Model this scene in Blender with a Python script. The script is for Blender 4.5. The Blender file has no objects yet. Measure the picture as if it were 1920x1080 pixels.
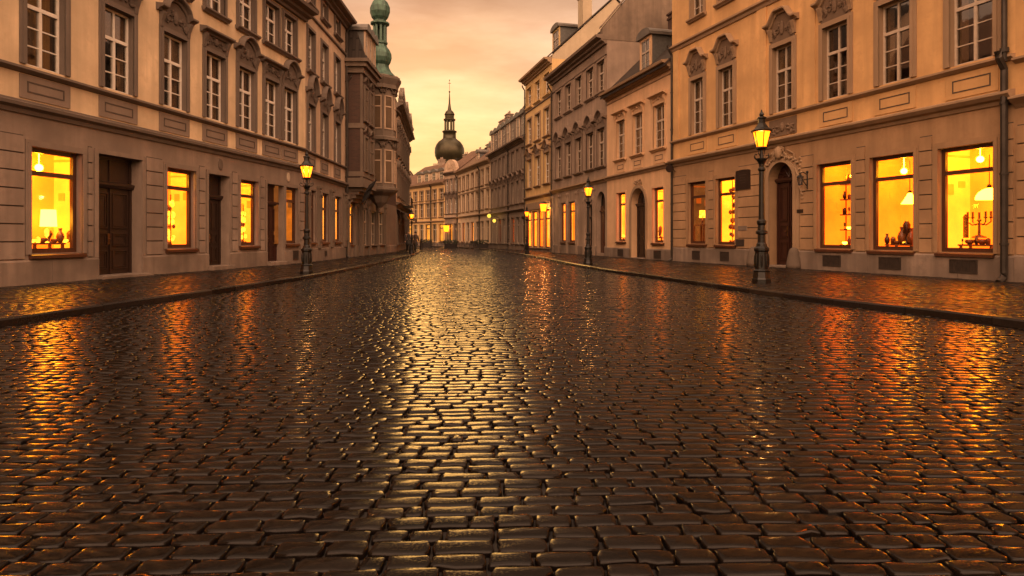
import bpy, math, random
import numpy as np
from mathutils import Vector, Matrix
R = random.Random(11)
F, HZ, H, PAVE = 1200.0, 446.0, 1.3, 0.12      # focal length in photo pixels, horizon row, eye height, pavement height
SC = bpy.context.scene
COL = SC.collection
rad = math.radians

# ------------------------------------------------------------------ materials
def nodes_of(name):
    m = bpy.data.materials.new(name); m.use_nodes = True
    nt = m.node_tree; nt.nodes.clear()
    return m, nt
def N(nt, t, **kw):
    n = nt.nodes.new(t)
    for k, v in kw.items():
        if k in n.inputs.keys(): n.inputs[k].default_value = v
        else: setattr(n, k, v)
    return n
def mixc(nt, fac, a, b, mode='MIX'):
    n = nt.nodes.new('ShaderNodeMix'); n.data_type = 'RGBA'; n.blend_type = mode
    for idx, v in ((0, fac), (6, a), (7, b)):
        if hasattr(v, 'is_output'): nt.links.new(v, n.inputs[idx])
        elif idx == 0: n.inputs[0].default_value = v
        else: n.inputs[idx].default_value = (*v, 1) if len(v) == 3 else v
    return n.outputs[2]
def ramp(nt, src, stops):
    n = nt.nodes.new('ShaderNodeValToRGB'); nt.links.new(src, n.inputs[0])
    e = n.color_ramp.elements
    while len(e) > 1: e.remove(e[-1])
    e[0].position = stops[0][0]; c = stops[0][1]; e[0].color = (c, c, c, 1) if not hasattr(c, '__len__') else (*c, 1)
    for p, c in stops[1:]:
        x = e.new(p); x.color = (c, c, c, 1) if not hasattr(c, '__len__') else (*c, 1)
    return n.outputs[0]
def noise(nt, scale, detail=4, vec=None, rough=0.55):
    n = N(nt, 'ShaderNodeTexNoise', Scale=scale, Detail=detail, Roughness=rough)
    if vec is not None: nt.links.new(vec, n.inputs['Vector'])
    return n.outputs['Fac']
def coords(nt, scale=(1, 1, 1)):
    t = nt.nodes.new('ShaderNodeTexCoord'); m = nt.nodes.new('ShaderNodeMapping'); m.inputs['Scale'].default_value = scale
    nt.links.new(t.outputs['Object'], m.inputs['Vector'])
    return m.outputs['Vector']
def finish(nt, color, rough, bump=None, strength=0.3, dist=0.02, metal=0.0, spec=0.5, **kw):
    b = nt.nodes.new('ShaderNodeBsdfPrincipled'); o = nt.nodes.new('ShaderNodeOutputMaterial')
    for v, k in ((color, 'Base Color'), (rough, 'Roughness')):
        if hasattr(v, 'is_output'): nt.links.new(v, b.inputs[k])
        else: b.inputs[k].default_value = (*v, 1) if hasattr(v, '__len__') else v
    b.inputs['Metallic'].default_value = metal; b.inputs['Specular IOR Level'].default_value = spec
    for k, v in kw.items(): b.inputs[k].default_value = v
    if bump is not None:
        n = N(nt, 'ShaderNodeBump', Strength=strength, Distance=dist); nt.links.new(bump, n.inputs['Height']); nt.links.new(n.outputs[0], b.inputs['Normal'])
    nt.links.new(b.outputs[0], o.inputs[0])
    return b
def stucco(name, col, stain=0.35, bumpy=0.25, rough=0.85):
    m, nt = nodes_of(name)
    v = coords(nt)
    big = ramp(nt, noise(nt, 0.55, 5, v), [(0.3, 0.0), (0.7, 1.0)])
    streak = ramp(nt, noise(nt, 1.0, 6, coords(nt, (2.6, 2.6, 0.22))), [(0.42, 0.0), (0.72, 1.0)])
    blot = ramp(nt, noise(nt, 3.3, 8, v, 0.7), [(0.5, 0.0), (0.68, 1.0)])
    dark = tuple(c * (1 - stain) for c in col); lite = tuple(min(1, c * (1 + stain * 0.35)) for c in col)
    c = mixc(nt, big, dark, lite)
    s1 = nt.nodes.new('ShaderNodeMath'); s1.operation = 'MULTIPLY'; nt.links.new(streak, s1.inputs[0]); s1.inputs[1].default_value = 0.85
    c = mixc(nt, s1.outputs[0], c, tuple(x * (1 - stain * 0.9) for x in col))
    s2 = nt.nodes.new('ShaderNodeMath'); s2.operation = 'MULTIPLY'; nt.links.new(blot, s2.inputs[0]); s2.inputs[1].default_value = 0.55
    c = mixc(nt, s2.outputs[0], c, tuple(x * (1 - stain * 0.8) for x in (col[0], col[1] * 0.97, col[2] * 0.95)))
    finish(nt, c, rough, noise(nt, 38, 6, v, 0.7), bumpy, 0.012)
    return m
def plain(name, col, rough=0.6, vary=0.25, scale=6, bump=0.15, metal=0.0, spec=0.5):
    m, nt = nodes_of(name); v = coords(nt)
    c = mixc(nt, ramp(nt, noise(nt, scale, 5, v), [(0.3, 0), (0.7, 1)]), tuple(x * (1 - vary) for x in col), tuple(min(1, x * (1 + vary * .5)) for x in col))
    finish(nt, c, rough, noise(nt, scale * 7, 4, v), bump, 0.01, metal, spec)
    return m
def emit(name, col, strength=1.0, vary=0.25, scale=1.3):
    m, nt = nodes_of(name); v = coords(nt)
    c = mixc(nt, ramp(nt, noise(nt, scale, 3, v), [(0.3, 0), (0.7, 1)]), tuple(x * (1 - vary) for x in col), col)
    e = N(nt, 'ShaderNodeEmission', Strength=strength); nt.links.new(c, e.inputs[0])
    o = nt.nodes.new('ShaderNodeOutputMaterial'); nt.links.new(e.outputs[0], o.inputs[0])
    return m
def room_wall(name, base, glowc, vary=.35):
    """painted wall of a lamp-lit room: takes the lamp's light, plus its own emission in place of further lamplight"""
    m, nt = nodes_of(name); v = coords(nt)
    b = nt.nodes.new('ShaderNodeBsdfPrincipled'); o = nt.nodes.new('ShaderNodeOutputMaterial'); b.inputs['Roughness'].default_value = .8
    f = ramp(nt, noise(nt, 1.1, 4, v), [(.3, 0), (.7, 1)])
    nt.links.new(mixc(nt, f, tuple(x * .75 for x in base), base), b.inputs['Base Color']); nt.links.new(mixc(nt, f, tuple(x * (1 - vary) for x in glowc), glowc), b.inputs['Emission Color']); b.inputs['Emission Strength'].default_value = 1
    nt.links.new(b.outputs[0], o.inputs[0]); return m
def glass(name, tint, rough=0.03, ior=1.5, wob=0.06):
    m, nt = nodes_of(name); v = coords(nt)
    t = N(nt, 'ShaderNodeBsdfTransparent', Color=(*tint, 1)); g = N(nt, 'ShaderNodeBsdfGlossy', Roughness=rough, Color=(1, 1, 1, 1))
    b = N(nt, 'ShaderNodeBump', Strength=wob, Distance=0.03); nt.links.new(noise(nt, 2.2, 2, v), b.inputs['Height']); nt.links.new(b.outputs[0], g.inputs['Normal'])
    lw = N(nt, 'ShaderNodeLayerWeight', Blend=0.5); pw = nt.nodes.new('ShaderNodeMath'); pw.operation = 'POWER'; nt.links.new(lw.outputs['Facing'], pw.inputs[0]); pw.inputs[1].default_value = 4.0
    f = nt.nodes.new('ShaderNodeMath'); f.operation = 'MULTIPLY_ADD'; f.use_clamp = True; f0 = ((ior - 1) / (ior + 1)) ** 2; nt.links.new(pw.outputs[0], f.inputs[0]); f.inputs[1].default_value = (1 - f0) * .6; f.inputs[2].default_value = f0
    x = nt.nodes.new('ShaderNodeMixShader'); o = nt.nodes.new('ShaderNodeOutputMaterial')
    nt.links.new(f.outputs[0], x.inputs[0]); nt.links.new(t.outputs[0], x.inputs[1]); nt.links.new(g.outputs[0], x.inputs[2]); nt.links.new(x.outputs[0], o.inputs[0])
    return m
def brickmat(name, c1, c2, mortar):
    m, nt = nodes_of(name)
    t = nt.nodes.new('ShaderNodeTexCoord'); s = nt.nodes.new('ShaderNodeSeparateXYZ'); nt.links.new(t.outputs['Object'], s.inputs[0])
    a = nt.nodes.new('ShaderNodeMath'); a.operation = 'ADD'; nt.links.new(s.outputs[0], a.inputs[0]); nt.links.new(s.outputs[1], a.inputs[1])
    cb = nt.nodes.new('ShaderNodeCombineXYZ'); nt.links.new(a.outputs[0], cb.inputs[0]); nt.links.new(s.outputs[2], cb.inputs[1])
    b = N(nt, 'ShaderNodeTexBrick', Color1=(*c1, 1), Color2=(*c2, 1), Mortar=(*mortar, 1), Scale=1.0)
    b.inputs['Brick Width'].default_value = 0.27; b.inputs['Row Height'].default_value = 0.085; b.inputs['Mortar Size'].default_value = 0.008
    nt.links.new(cb.outputs[0], b.inputs['Vector'])
    c = mixc(nt, ramp(nt, noise(nt, 1.2, 6), [(0.35, 0), (0.7, 0.7)]), b.outputs[0], tuple(x * .5 for x in c1))
    finish(nt, c, 0.85, b.outputs['Fac'], -0.5, 0.01)
    return m
def roofmat(name, col, rough=0.55):
    m, nt = nodes_of(name); v = coords(nt)
    b = N(nt, 'ShaderNodeTexBrick', Color1=(*col, 1), Color2=(*[x * .7 for x in col], 1), Mortar=(*[x * .35 for x in col], 1), Scale=1.0)
    b.inputs['Brick Width'].default_value = 0.3; b.inputs['Row Height'].default_value = 0.2; b.inputs['Mortar Size'].default_value = 0.012
    nt.links.new(v, b.inputs['Vector'])
    finish(nt, b.outputs[0], rough, b.outputs['Fac'], -0.4, 0.02, spec=.2)
    return m
def patina(name):
    m, nt = nodes_of(name)
    c = mixc(nt, ramp(nt, noise(nt, 2.5, 7, coords(nt, (2, 2, .5))), [(0.35, 0), (0.65, 1)]), (0.025, 0.055, 0.04), (0.07, 0.15, 0.105))
    finish(nt, c, 0.5, noise(nt, 30, 3), 0.15, 0.01, 0.2)
    return m
def doormat(name, col):
    m, nt = nodes_of(name)
    c = mixc(nt, ramp(nt, noise(nt, 3, 6, coords(nt, (14, 14, 0.8))), [(0.3, 0), (0.7, 1)]), tuple(x * .55 for x in col), tuple(x * 1.25 for x in col))
    finish(nt, c, 0.42, noise(nt, 3, 4, coords(nt, (40, 40, 2))), 0.12, 0.005)
    return m
def wetstone(name, col, rlo, rhi, bumpscale, bstr):
    m, nt = nodes_of(name); v = coords(nt)
    g = nt.nodes.new('ShaderNodeNewGeometry')
    isl = g.outputs['Random Per Island']
    c = ramp(nt, isl, [(0, tuple(x * .45 for x in col)), (.3, (col[0] * 1.0, col[1] * .9, col[2] * .8)), (.55, (col[0] * .9, col[1] * .98, col[2] * 1.15)), (.8, (col[0] * 1.7, col[1] * 1.6, col[2] * 1.45)), (1, tuple(x * .7 for x in col))])
    c = mixc(nt, ramp(nt, noise(nt, 23, 6, v, .7), [(0.35, 0), (0.75, .7)]), c, tuple(x * .35 for x in col))
    c = mixc(nt, ramp(nt, noise(nt, 90, 3, v, .7), [(0.58, 0), (0.72, .5)]), c, tuple(x * 2.6 for x in col))
    n1 = noise(nt, 0.5, 5, v); n2 = noise(nt, 31, 4, v)
    a = nt.nodes.new('ShaderNodeMath'); a.operation = 'MULTIPLY_ADD'; nt.links.new(n2, a.inputs[0]); a.inputs[1].default_value = 0.3; nt.links.new(n1, a.inputs[2])
    a2 = nt.nodes.new('ShaderNodeMath'); a2.operation = 'MULTIPLY_ADD'; nt.links.new(isl, a2.inputs[0]); a2.inputs[1].default_value = 0.22; nt.links.new(a.outputs[0], a2.inputs[2])
    r = ramp(nt, a2.outputs[0], [(0.5, rlo), (1.0, rhi), (1.15, rhi * 1.6)])
    pit = ramp(nt, noise(nt, 95, 4, v, .75), [(.34, 0), (.46, 1)]); hb = mixc(nt, .55, noise(nt, bumpscale, 5, v, .65), pit)
    finish(nt, c, r, hb, bstr * 1.4, 0.004, spec=.5, IOR=1.26 if 'cobble' in name else 1.24)
    return m
def paving(name, col):
    m, nt = nodes_of(name); v = coords(nt)
    b = N(nt, 'ShaderNodeTexBrick', Color1=(*col, 1), Color2=(*[x * .6 for x in col], 1), Mortar=(*[x * .25 for x in col], 1), Scale=1.0)
    b.inputs['Brick Width'].default_value = 0.17; b.inputs['Row Height'].default_value = 0.13; b.inputs['Mortar Size'].default_value = 0.011; b.inputs['Mortar Smooth'].default_value = 0.4
    w = noise(nt, 1.3, 3, v)
    vm = nt.nodes.new('ShaderNodeVectorMath'); vm.operation = 'MULTIPLY_ADD'
    cb = nt.nodes.new('ShaderNodeCombineXYZ'); nt.links.new(w, cb.inputs[0]); nt.links.new(w, cb.inputs[1])
    nt.links.new(cb.outputs[0], vm.inputs[0]); vm.inputs[1].default_value = (.35, .35, 0); nt.links.new(v, vm.inputs[2]); nt.links.new(vm.outputs[0], b.inputs['Vector'])
    h = nt.nodes.new('ShaderNodeMath'); h.operation = 'MULTIPLY_ADD'; nt.links.new(noise(nt, 9, 5, v, .65), h.inputs[0]); h.inputs[1].default_value = .9
    iv = nt.nodes.new('ShaderNodeMath'); iv.operation = 'MULTIPLY'; nt.links.new(b.outputs['Fac'], iv.inputs[0]); iv.inputs[1].default_value = -0.5
    nt.links.new(iv.outputs[0], h.inputs[2])
    r = ramp(nt, noise(nt, 1.1, 5, v), [(0.35, 0.10), (0.7, 0.32)])
    finish(nt, b.outputs[0], r, h.outputs[0], 0.6, 0.012, spec=.5, IOR=1.22)
    return m

def lantern_glass(name, col):
    m, nt = nodes_of(name)
    e = N(nt, 'ShaderNodeEmission', Strength=1); nt.links.new(mixc(nt, ramp(nt, noise(nt, 5, 3, coords(nt)), [(.3, 0), (.7, 1)]), tuple(x * .6 for x in col), col), e.inputs[0])
    t = N(nt, 'ShaderNodeBsdfTransparent', Color=(1, .9, .75, 1)); ad = nt.nodes.new('ShaderNodeMixShader'); ad.inputs[0].default_value = .55
    nt.links.new(t.outputs[0], ad.inputs[1]); nt.links.new(e.outputs[0], ad.inputs[2]); o = nt.nodes.new('ShaderNodeOutputMaterial'); nt.links.new(ad.outputs[0], o.inputs[0]); return m
M = dict(
 cream=stucco('cream_stucco', (0.68, 0.515, 0.33), .38), creamB=stucco('cream_stucco_weathered', (0.58, 0.42, 0.29), .42),
 greytrim=stucco('grey_brown_trim', (0.165, 0.128, 0.104), .3, .35), taupe=stucco('taupe_stone', (0.265, 0.20, 0.157), .42),
 plinth=stucco('plinth_stone', (0.24, 0.18, 0.14), .6, .35),
 ochre=stucco('ochre_stucco', (0.63, 0.38, 0.165), .34), ochretrim=stucco('ochre_trim', (0.34, 0.23, 0.14), .28, .3), ochrelow=stucco('ochre_ground_floor', (0.38, 0.235, 0.125), .38),
 relief=stucco('carved_relief', (0.19, 0.125, 0.08), .45, .6), reliefA=stucco('carved_relief_dark', (0.15, 0.11, 0.085), .45, .6),
 peach=stucco('peach_stucco', (0.66, 0.43, 0.25), .28), brown=stucco('brown_stucco', (0.33, 0.245, 0.185), .4, .4), browntrim=stucco('dark_brown_trim', (0.22, 0.16, 0.12), .4, .4),
 gable=stucco('bare_gable_render', (0.25, 0.182, 0.13), .6, .5), tan=stucco('tan_gable_render', (0.47, 0.38, 0.26), .2, .4),
 yellow=stucco('yellow_stucco', (0.66, 0.45, 0.20), .25), dark=stucco('dark_grey_stucco', (0.27, 0.215, 0.17), .35), pale=stucco('pale_stucco', (0.68, 0.52, 0.36), .25),
 far=stucco('far_ochre_stucco', (0.70, 0.47, 0.21), .2),
 white=plain('white_window_paint', (0.72, 0.66, 0.58), .45, .12), offwhite=plain('aged_window_paint', (0.50, 0.41, 0.32), .5, .2), groove=plain('groove_shade', (.075, .055, .042), .9, .3), tanpane=plain('tan_reflection_glass', (.14, .095, .06), .12, .3, 2, .05), greywood=plain('grey_window_paint', (0.42, 0.35, 0.28), .5, .2),  # groove and tanpane: shade and reflection put into the base colour
 brownwood=doormat('brown_frame_wood', (0.07, 0.027, 0.013)), door=doormat('dark_door_wood', (0.028, 0.014, 0.009)), reddoor=doormat('red_brown_door_wood', (0.042, 0.014, 0.009)),
 iron=plain('black_cast_iron', (0.010, 0.009, 0.008), .38, .4, 9, .3, .3), zinc=plain('zinc_pipe', (0.045, 0.037, 0.030), .5, .4, 3, .2, .5), lead=plain('lead_roof', (0.13, 0.115, 0.10), .5, .3, 2, .2, .3),
 slate=roofmat('slate_roof', (0.05, 0.04, 0.034), .75), tile=roofmat('brown_tile_roof', (0.17, 0.10, 0.065), .7), greyclad=plain('grey_dormer_cladding', (0.10, 0.10, 0.095), .6, .25),
 brick=brickmat('dark_red_brick', (0.085, 0.043, 0.031), (0.058, 0.033, 0.025), (0.075, 0.055, 0.042)), sand=stucco('carved_sandstone', (0.185, 0.14, 0.105), .4, .5),
 patina=patina('green_copper'), bronze=plain('dull_copper_dome', (0.052, 0.043, 0.022), .35, .35, 1.0, .1, .6), gold=plain('gilt', (0.5, 0.3, 0.08), .35, .2, 4, 0, .9),
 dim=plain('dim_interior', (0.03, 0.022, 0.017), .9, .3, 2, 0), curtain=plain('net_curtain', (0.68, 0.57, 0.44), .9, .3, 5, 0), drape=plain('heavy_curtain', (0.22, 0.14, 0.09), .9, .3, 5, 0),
 pane=glass('window_glass', (.66, .6, .52), ior=2.1), clear=glass('shop_glass', (.97, .95, .92), ior=1.3, wob=.02),
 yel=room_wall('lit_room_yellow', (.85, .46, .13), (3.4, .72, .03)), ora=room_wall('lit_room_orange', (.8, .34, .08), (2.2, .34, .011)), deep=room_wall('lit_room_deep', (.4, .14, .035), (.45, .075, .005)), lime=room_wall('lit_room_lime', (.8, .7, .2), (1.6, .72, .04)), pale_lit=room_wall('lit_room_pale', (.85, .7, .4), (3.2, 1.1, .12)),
 dull=emit('dim_lit_room', (.30, .085, .016), 1, .5, 2), added_globe=emit('added_globe_glow', (110, 48, 1.2), 1, .1),
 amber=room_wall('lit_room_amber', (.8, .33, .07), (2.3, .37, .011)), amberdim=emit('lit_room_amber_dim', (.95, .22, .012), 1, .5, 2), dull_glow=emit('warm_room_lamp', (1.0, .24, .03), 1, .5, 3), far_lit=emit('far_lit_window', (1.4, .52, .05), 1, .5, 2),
 bulb=emit('lamp_shade_glow', (26, 11, .55), 1, .15), lantern=lantern_glass('lantern_glow', (10.0, 1.7, .04)), globe=emit('globe_glow', (1.7, 1.05, .13), 1, .1),
 trinket=plain('ornament_glaze', (.22, .08, .03), .25, .5, 9, 0), vase=plain('dark_vase_glaze', (.06, .022, .012), .25, .4, 9, 0), warmglass=emit('glowing_ornament', (9, 3.2, .16), 1, .85, 12),
 grille=plain('rusty_grille', (.035, .024, .018), .6, .4, 8), sign=plain('dark_sign_board', (.022, .012, .009), .45, .3, 5, .1), signtext=plain('faded_sign_paint', (.06, .04, .032), .6, .2),
 black=plain('black_cloth', (.012, .010, .009), .85, .3), awning=plain('grey_awning_cloth', (.10, .075, .055), .8, .3, 2), skin=plain('skin', (.45, .27, .19), .55, .1), coat=plain('dark_coat_wool', (.03, .028, .026), .85, .3), coat2=plain('brown_coat_wool', (.07, .045, .03), .85, .3), hair=plain('dark_hair', (.03, .02, .014), .5, .3),
 cafe=plain('dark_cafe_metal', (.03, .024, .02), .5, .3), wood=doormat('cafe_table_wood', (.10, .05, .028)), leaf=plain('clipped_foliage', (.03, .042, .016), .7, .5, 20), pot=plain('planter_paint', (.03, .022, .018), .6, .3),
 kerb=wetstone('wet_kerb_granite', (.02, .015, .012), .12, .38, 45, .3),
 cobble=wetstone('wet_cobblestone', (.0065, .0049, .004), .03, .15, 70, .085), joint=plain('wet_joint_sand', (.009, .006, .005), .5, .5, 30, .5),
 sett=wetstone('wet_pavement_sett', (.011, .0082, .0064), .12, .42, 40, .14), paving=paving('wet_pavement_setts', (.040, .029, .022)), earth=plain('ground_earth', (.05, .04, .03), .8, .3, 1),
 post=plain('pavement_bollard_paint', (.018, .015, .013), .45, .3), guard=stucco('worn_guard_stone', (.13, .095, .07), .4, .5), plaque=stucco('oval_plaque', (.50, .40, .3), .2), brass=plain('aged_brass', (.25, .15, .06), .35, .3, 8, 0, .9),
)

# ------------------------------------------------------------------ mesh builder
class MB:
    def __init__(s): s.v = []; s.f = []; s.m = []
    def add(s, vs, fs, mi=0):
        o = len(s.v); s.v += [tuple(v) for v in vs]
        for f in fs: s.f.append(tuple(i + o for i in f)); s.m.append(mi)
        return s
    def box(s, x0, x1, y0, y1, z0, z1, mi=0):
        vs = [(x, y, z) for z in (z0, z1) for y in (y0, y1) for x in (x0, x1)]
        return s.add(vs, [(0, 2, 3, 1), (4, 5, 7, 6), (0, 1, 5, 4), (2, 6, 7, 3), (0, 4, 6, 2), (1, 3, 7, 5)], mi)
    def quad(s, a, b, c, d, mi=0): return s.add([a, b, c, d], [(0, 1, 2, 3)], mi)
    def extr_y(s, poly, y0, y1, mi=0):      # polygon in (x, z) pushed along y
        n = len(poly)
        vs = [(x, y0, z) for x, z in poly] + [(x, y1, z) for x, z in poly]
        return s.add(vs, [tuple(range(n)), tuple(range(2 * n - 1, n - 1, -1))] + [(i, i + n, (i + 1) % n + n, (i + 1) % n) for i in range(n)], mi)
    def extr_x(s, poly, x0, x1, mi=0):      # moulding profile in (y, z) run along x
        n = len(poly)
        vs = [(x0, y, z) for y, z in poly] + [(x1, y, z) for y, z in poly]
        return s.add(vs, [tuple(range(n)), tuple(range(2 * n - 1, n - 1, -1))] + [(i, i + n, (i + 1) % n + n, (i + 1) % n) for i in range(n)], mi)
    def sweep(s, xz, prof, mi=0):           # profile (y, dz) swept over a path in (x, z)
        n = len(prof); vs = [(x, y, z + dz) for x, z in xz for y, dz in prof]; fs = []
        for k in range(len(xz) - 1):
            for i in range(n): a = k * n + i; b = k * n + (i + 1) % n; fs.append((a, b, b + n, a + n))
        fs += [tuple(range(n - 1, -1, -1)), tuple(range(len(vs) - n, len(vs)))]
        return s.add(vs, fs, mi)
    def lathe(s, prof, n=12, c=(0, 0, 0), mi=0, rot=0, ribs=0, rib=0):
        vs = []; fs = []
        for r, z in prof:
            for k in range(n):
                a = rot + 2 * math.pi * k / n; q = r * (1 - rib * (k % 2)) if ribs else r
                vs.append((c[0] + q * math.cos(a), c[1] + q * math.sin(a), c[2] + z))
        for j in range(len(prof) - 1):
            for k in range(n): a = j * n + k; b = j * n + (k + 1) % n; fs.append((a, b, b + n, a + n))
        fs += [tuple(range(n - 1, -1, -1)), tuple(range(len(vs) - n, len(vs)))]
        return s.add(vs, fs, mi)
    def tube(s, path, r, n=6, mi=0):
        P = [Vector(p) for p in path]; vs = []; fs = []
        rs = r if hasattr(r, '__len__') else [r] * len(P)
        for i, p in enumerate(P):
            t = (P[min(i + 1, len(P) - 1)] - P[max(i - 1, 0)]).normalized()
            a = t.cross(Vector((0.123, 0.31, 1)) if abs(t.z) < .9 else Vector((1, .1, 0))).normalized(); b = t.cross(a)
            for k in range(n):
                w = 2 * math.pi * k / n; vs.append(p + (a * math.cos(w) + b * math.sin(w)) * rs[i])
        for j in range(len(P) - 1):
            for k in range(n): a = j * n + k; b = j * n + (k + 1) % n; fs.append((a, b, b + n, a + n))
        fs += [tuple(range(n - 1, -1, -1)), tuple(range(len(vs) - n, len(vs)))]
        return s.add(vs, fs, mi)
    def blob(s, c, r, n=7, m=5, mi=0):
        prof = [(max(.02, math.sin(math.pi * j / m)), -math.cos(math.pi * j / m)) for j in range(m + 1)]
        vs = []; fs = []
        for q, z in prof:
            for k in range(n): a = 2 * math.pi * k / n; vs.append((c[0] + r[0] * q * math.cos(a), c[1] + r[1] * q * math.sin(a), c[2] + r[2] * z))
        for j in range(m):
            for k in range(n): a = j * n + k; b = j * n + (k + 1) % n; fs.append((a, b, b + n, a + n))
        return s.add(vs, fs, mi)
    def build(s, name, mats, parent=None, smooth=False, loc=None):
        me = bpy.data.meshes.new(name); me.from_pydata(s.v, [], s.f)
        if not isinstance(mats, (list, tuple)): mats = [mats]
        for m in mats: me.materials.append(M[m] if isinstance(m, str) else m)
        if len(mats) > 1: me.polygons.foreach_set('material_index', s.m)
        if smooth: me.polygons.foreach_set('use_smooth', [True] * len(s.f))
        me.update()
        o = bpy.data.objects.new(name, me); COL.objects.link(o)
        if parent is not None: o.parent = parent
        if loc: o.location = loc
        return o
def tag(o, label=None, cat=None, group=None, kind=None):
    if label: o['label'] = label
    if cat: o['category'] = cat
    if group: o['group'] = group
    if kind: o['kind'] = kind
    return o
def thing(name, loc, label, cat, rz=0, group=None):
    o = bpy.data.objects.new(name, None); COL.objects.link(o); o.empty_display_size = .1
    o.location = loc; o.rotation_euler = (0, 0, rz)
    return tag(o, label, cat, group)
def kids(o): return [c for c in KID.get(o.name, [])]
KID = {}
def copy_tree(o, parent=None, ch=None):
    c = o.copy(); COL.objects.link(c)
    if parent is not None: c.parent = parent
    for k in o.children: copy_tree(k, c)
    return c
def ang(u): return math.atan2(u[1], u[0])

# ------------------------------------------------------------------ a facade frame: local x along the wall, y out to the street, z up
class House:
    def __init__(s, label, near, far, side, cat='building', name='townhouse'):
        near, far = Vector(near), Vector(far)
        s.o, e = (far, near) if side == 'L' else (near, far)
        s.L = (e - s.o).length; s.u = (e - s.o) / s.L; s.n = Vector((-s.u.y, s.u.x)); s.side = side
        s.root = thing(name, (s.o.x, s.o.y, PAVE), label, cat, ang(s.u))
    def sx(s, px, depth=0):          # wall coordinate met by the photo column
        d = Vector(((px - 960) / F, 1)); p0 = s.o - s.n * depth
        t = s.n.dot(p0) / s.n.dot(d)
        return (d * t - p0).dot(s.u)
    def at(s, px, py, depth=0):      # local point on the plane behind the wall
        d = Vector(((px - 960) / F, 1)); p0 = s.o - s.n * depth
        t = s.n.dot(p0) / s.n.dot(d)
        return ((d * t - p0).dot(s.u), -depth, H - (py - HZ) / F * t - PAVE)
    def world(s, x, y, z):
        p = s.o + s.u * x + s.n * y
        return (p.x, p.y, z + PAVE)
    def rz(s): return ang(s.u)

def wall(mb, x0, x1, z0, z1, ops, niche=0.75, mi=0, dark=1, rv=0):
    """front skin with real openings, their reveals and (for unlit ones) a dim room behind"""
    xs = sorted({x0, x1} | {v for o in ops for v in (o['x0'], o['x1'])}); zs = sorted({z0, z1} | {v for o in ops for v in (o['z0'], o['z1'])})
    xs = [v for v in xs if x0 <= v <= x1]; zs = [v for v in zs if z0 <= v <= z1]
    for a, b in zip(xs, xs[1:]):
        for c, d in zip(zs, zs[1:]):
            mx, mz = (a + b) / 2, (c + d) / 2
            if any(o['x0'] < mx < o['x1'] and o['z0'] < mz < o['z1'] for o in ops): continue
            mb.quad((a, 0, c), (b, 0, c), (b, 0, d), (a, 0, d), mi)
    for o in ops:
        a, b, c, d, y = o['x0'], o['x1'], o['z0'], o['z1'], -o.get('depth', .24)
        if o.get('arch'):
            r = (b - a) / 2; cx = (a + b) / 2; zs_ = d - r; n = 14
            pts = [(cx - r * math.cos(math.pi * k / n), zs_ + r * math.sin(math.pi * k / n)) for k in range(n + 1)]
            for (p, q) in zip(pts, pts[1:]):
                mb.quad((p[0], 0, p[1]), (q[0], 0, q[1]), (q[0], 0, d), (p[0], 0, d), mi)
                mb.quad((p[0], 0, p[1]), (p[0], y, p[1]), (q[0], y, q[1]), (q[0], 0, q[1]), rv)
            zt = zs_
        else:
            zt = d; mb.quad((a, 0, d), (a, y, d), (b, y, d), (b, 0, d), rv)
        mb.quad((a, 0, c), (a, y, c), (a, y, zt), (a, 0, zt), rv); mb.quad((b, 0, c), (b, 0, zt), (b, y, zt), (b, y, c), rv)
        mb.quad((a, 0, c), (b, 0, c), (b, y, c), (a, y, c), rv)
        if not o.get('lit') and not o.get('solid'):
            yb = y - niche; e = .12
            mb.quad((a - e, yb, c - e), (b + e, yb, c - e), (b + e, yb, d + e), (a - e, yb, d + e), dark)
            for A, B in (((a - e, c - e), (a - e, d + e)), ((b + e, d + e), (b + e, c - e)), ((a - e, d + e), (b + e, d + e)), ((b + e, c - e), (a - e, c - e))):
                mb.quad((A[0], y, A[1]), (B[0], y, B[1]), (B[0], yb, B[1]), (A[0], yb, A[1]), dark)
def shell(mb, L, z0, z1, D, mi=0):
    mb.quad((0, 0, z0), (0, -D, z0), (0, -D, z1), (0, 0, z1), mi); mb.quad((L, 0, z0), (L, 0, z1), (L, -D, z1), (L, -D, z0), mi); mb.quad((0, -D, z0), (L, -D, z0), (L, -D, z1), (0, -D, z1), mi)
def courses(mb, x0, x1, z0, z1, step, ops, marg=.22, proud=.045, gap=.034, mi=0, shade_mi=2):
    n = max(1, round((z1 - z0) / step)); step = (z1 - z0) / n
    for k in range(n):
        a, b = z0 + k * step + gap / 2, z0 + (k + 1) * step - gap / 2
        cuts = sorted((o['x0'] - o.get('marg', marg), o['x1'] + o.get('marg', marg)) for o in ops if o['z0'] - .12 < b and o['z1'] + o.get('marg', marg) > a)
        x = x0
        for p, q in cuts + [(x1, x1)]:
            if p - x > .12: mb.extr_y([(x, a), (p, a), (p, b), (x, b)], .0, proud, mi); mb.quad((x, .004, b), (p, .004, b), (p, .004, b + gap), (x, .004, b + gap), shade_mi)  # dark strip laid in each groove as painted shade
            x = max(x, q)
CORN = [(0, 0), (.06, 0), (.08, .08), (.16, .12), (.17, .2), (.3, .24), (.32, .34), (0, .40)]
def scaled(prof, ky, kz): return [(y * ky, z * kz) for y, z in prof]
def ogee(w, base, rise, n=24, flat=.62, peak=False):
    out = []
    for k in range(n + 1):
        t = -1 + 2 * k / n; q = abs(t) / (.80 if peak else .66)
        if q >= 1: z = 0
        elif peak: s_ = min(1, (1 - q) * 1.45); z = rise * s_ * s_ * (3 - 2 * s_)
        else: z = rise * (math.sqrt(max(0, 1 - q * q)) * .82 + .18 * (.5 + .5 * math.cos(math.pi * q)))
        out.append((t * w, base + z))
    return out
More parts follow.
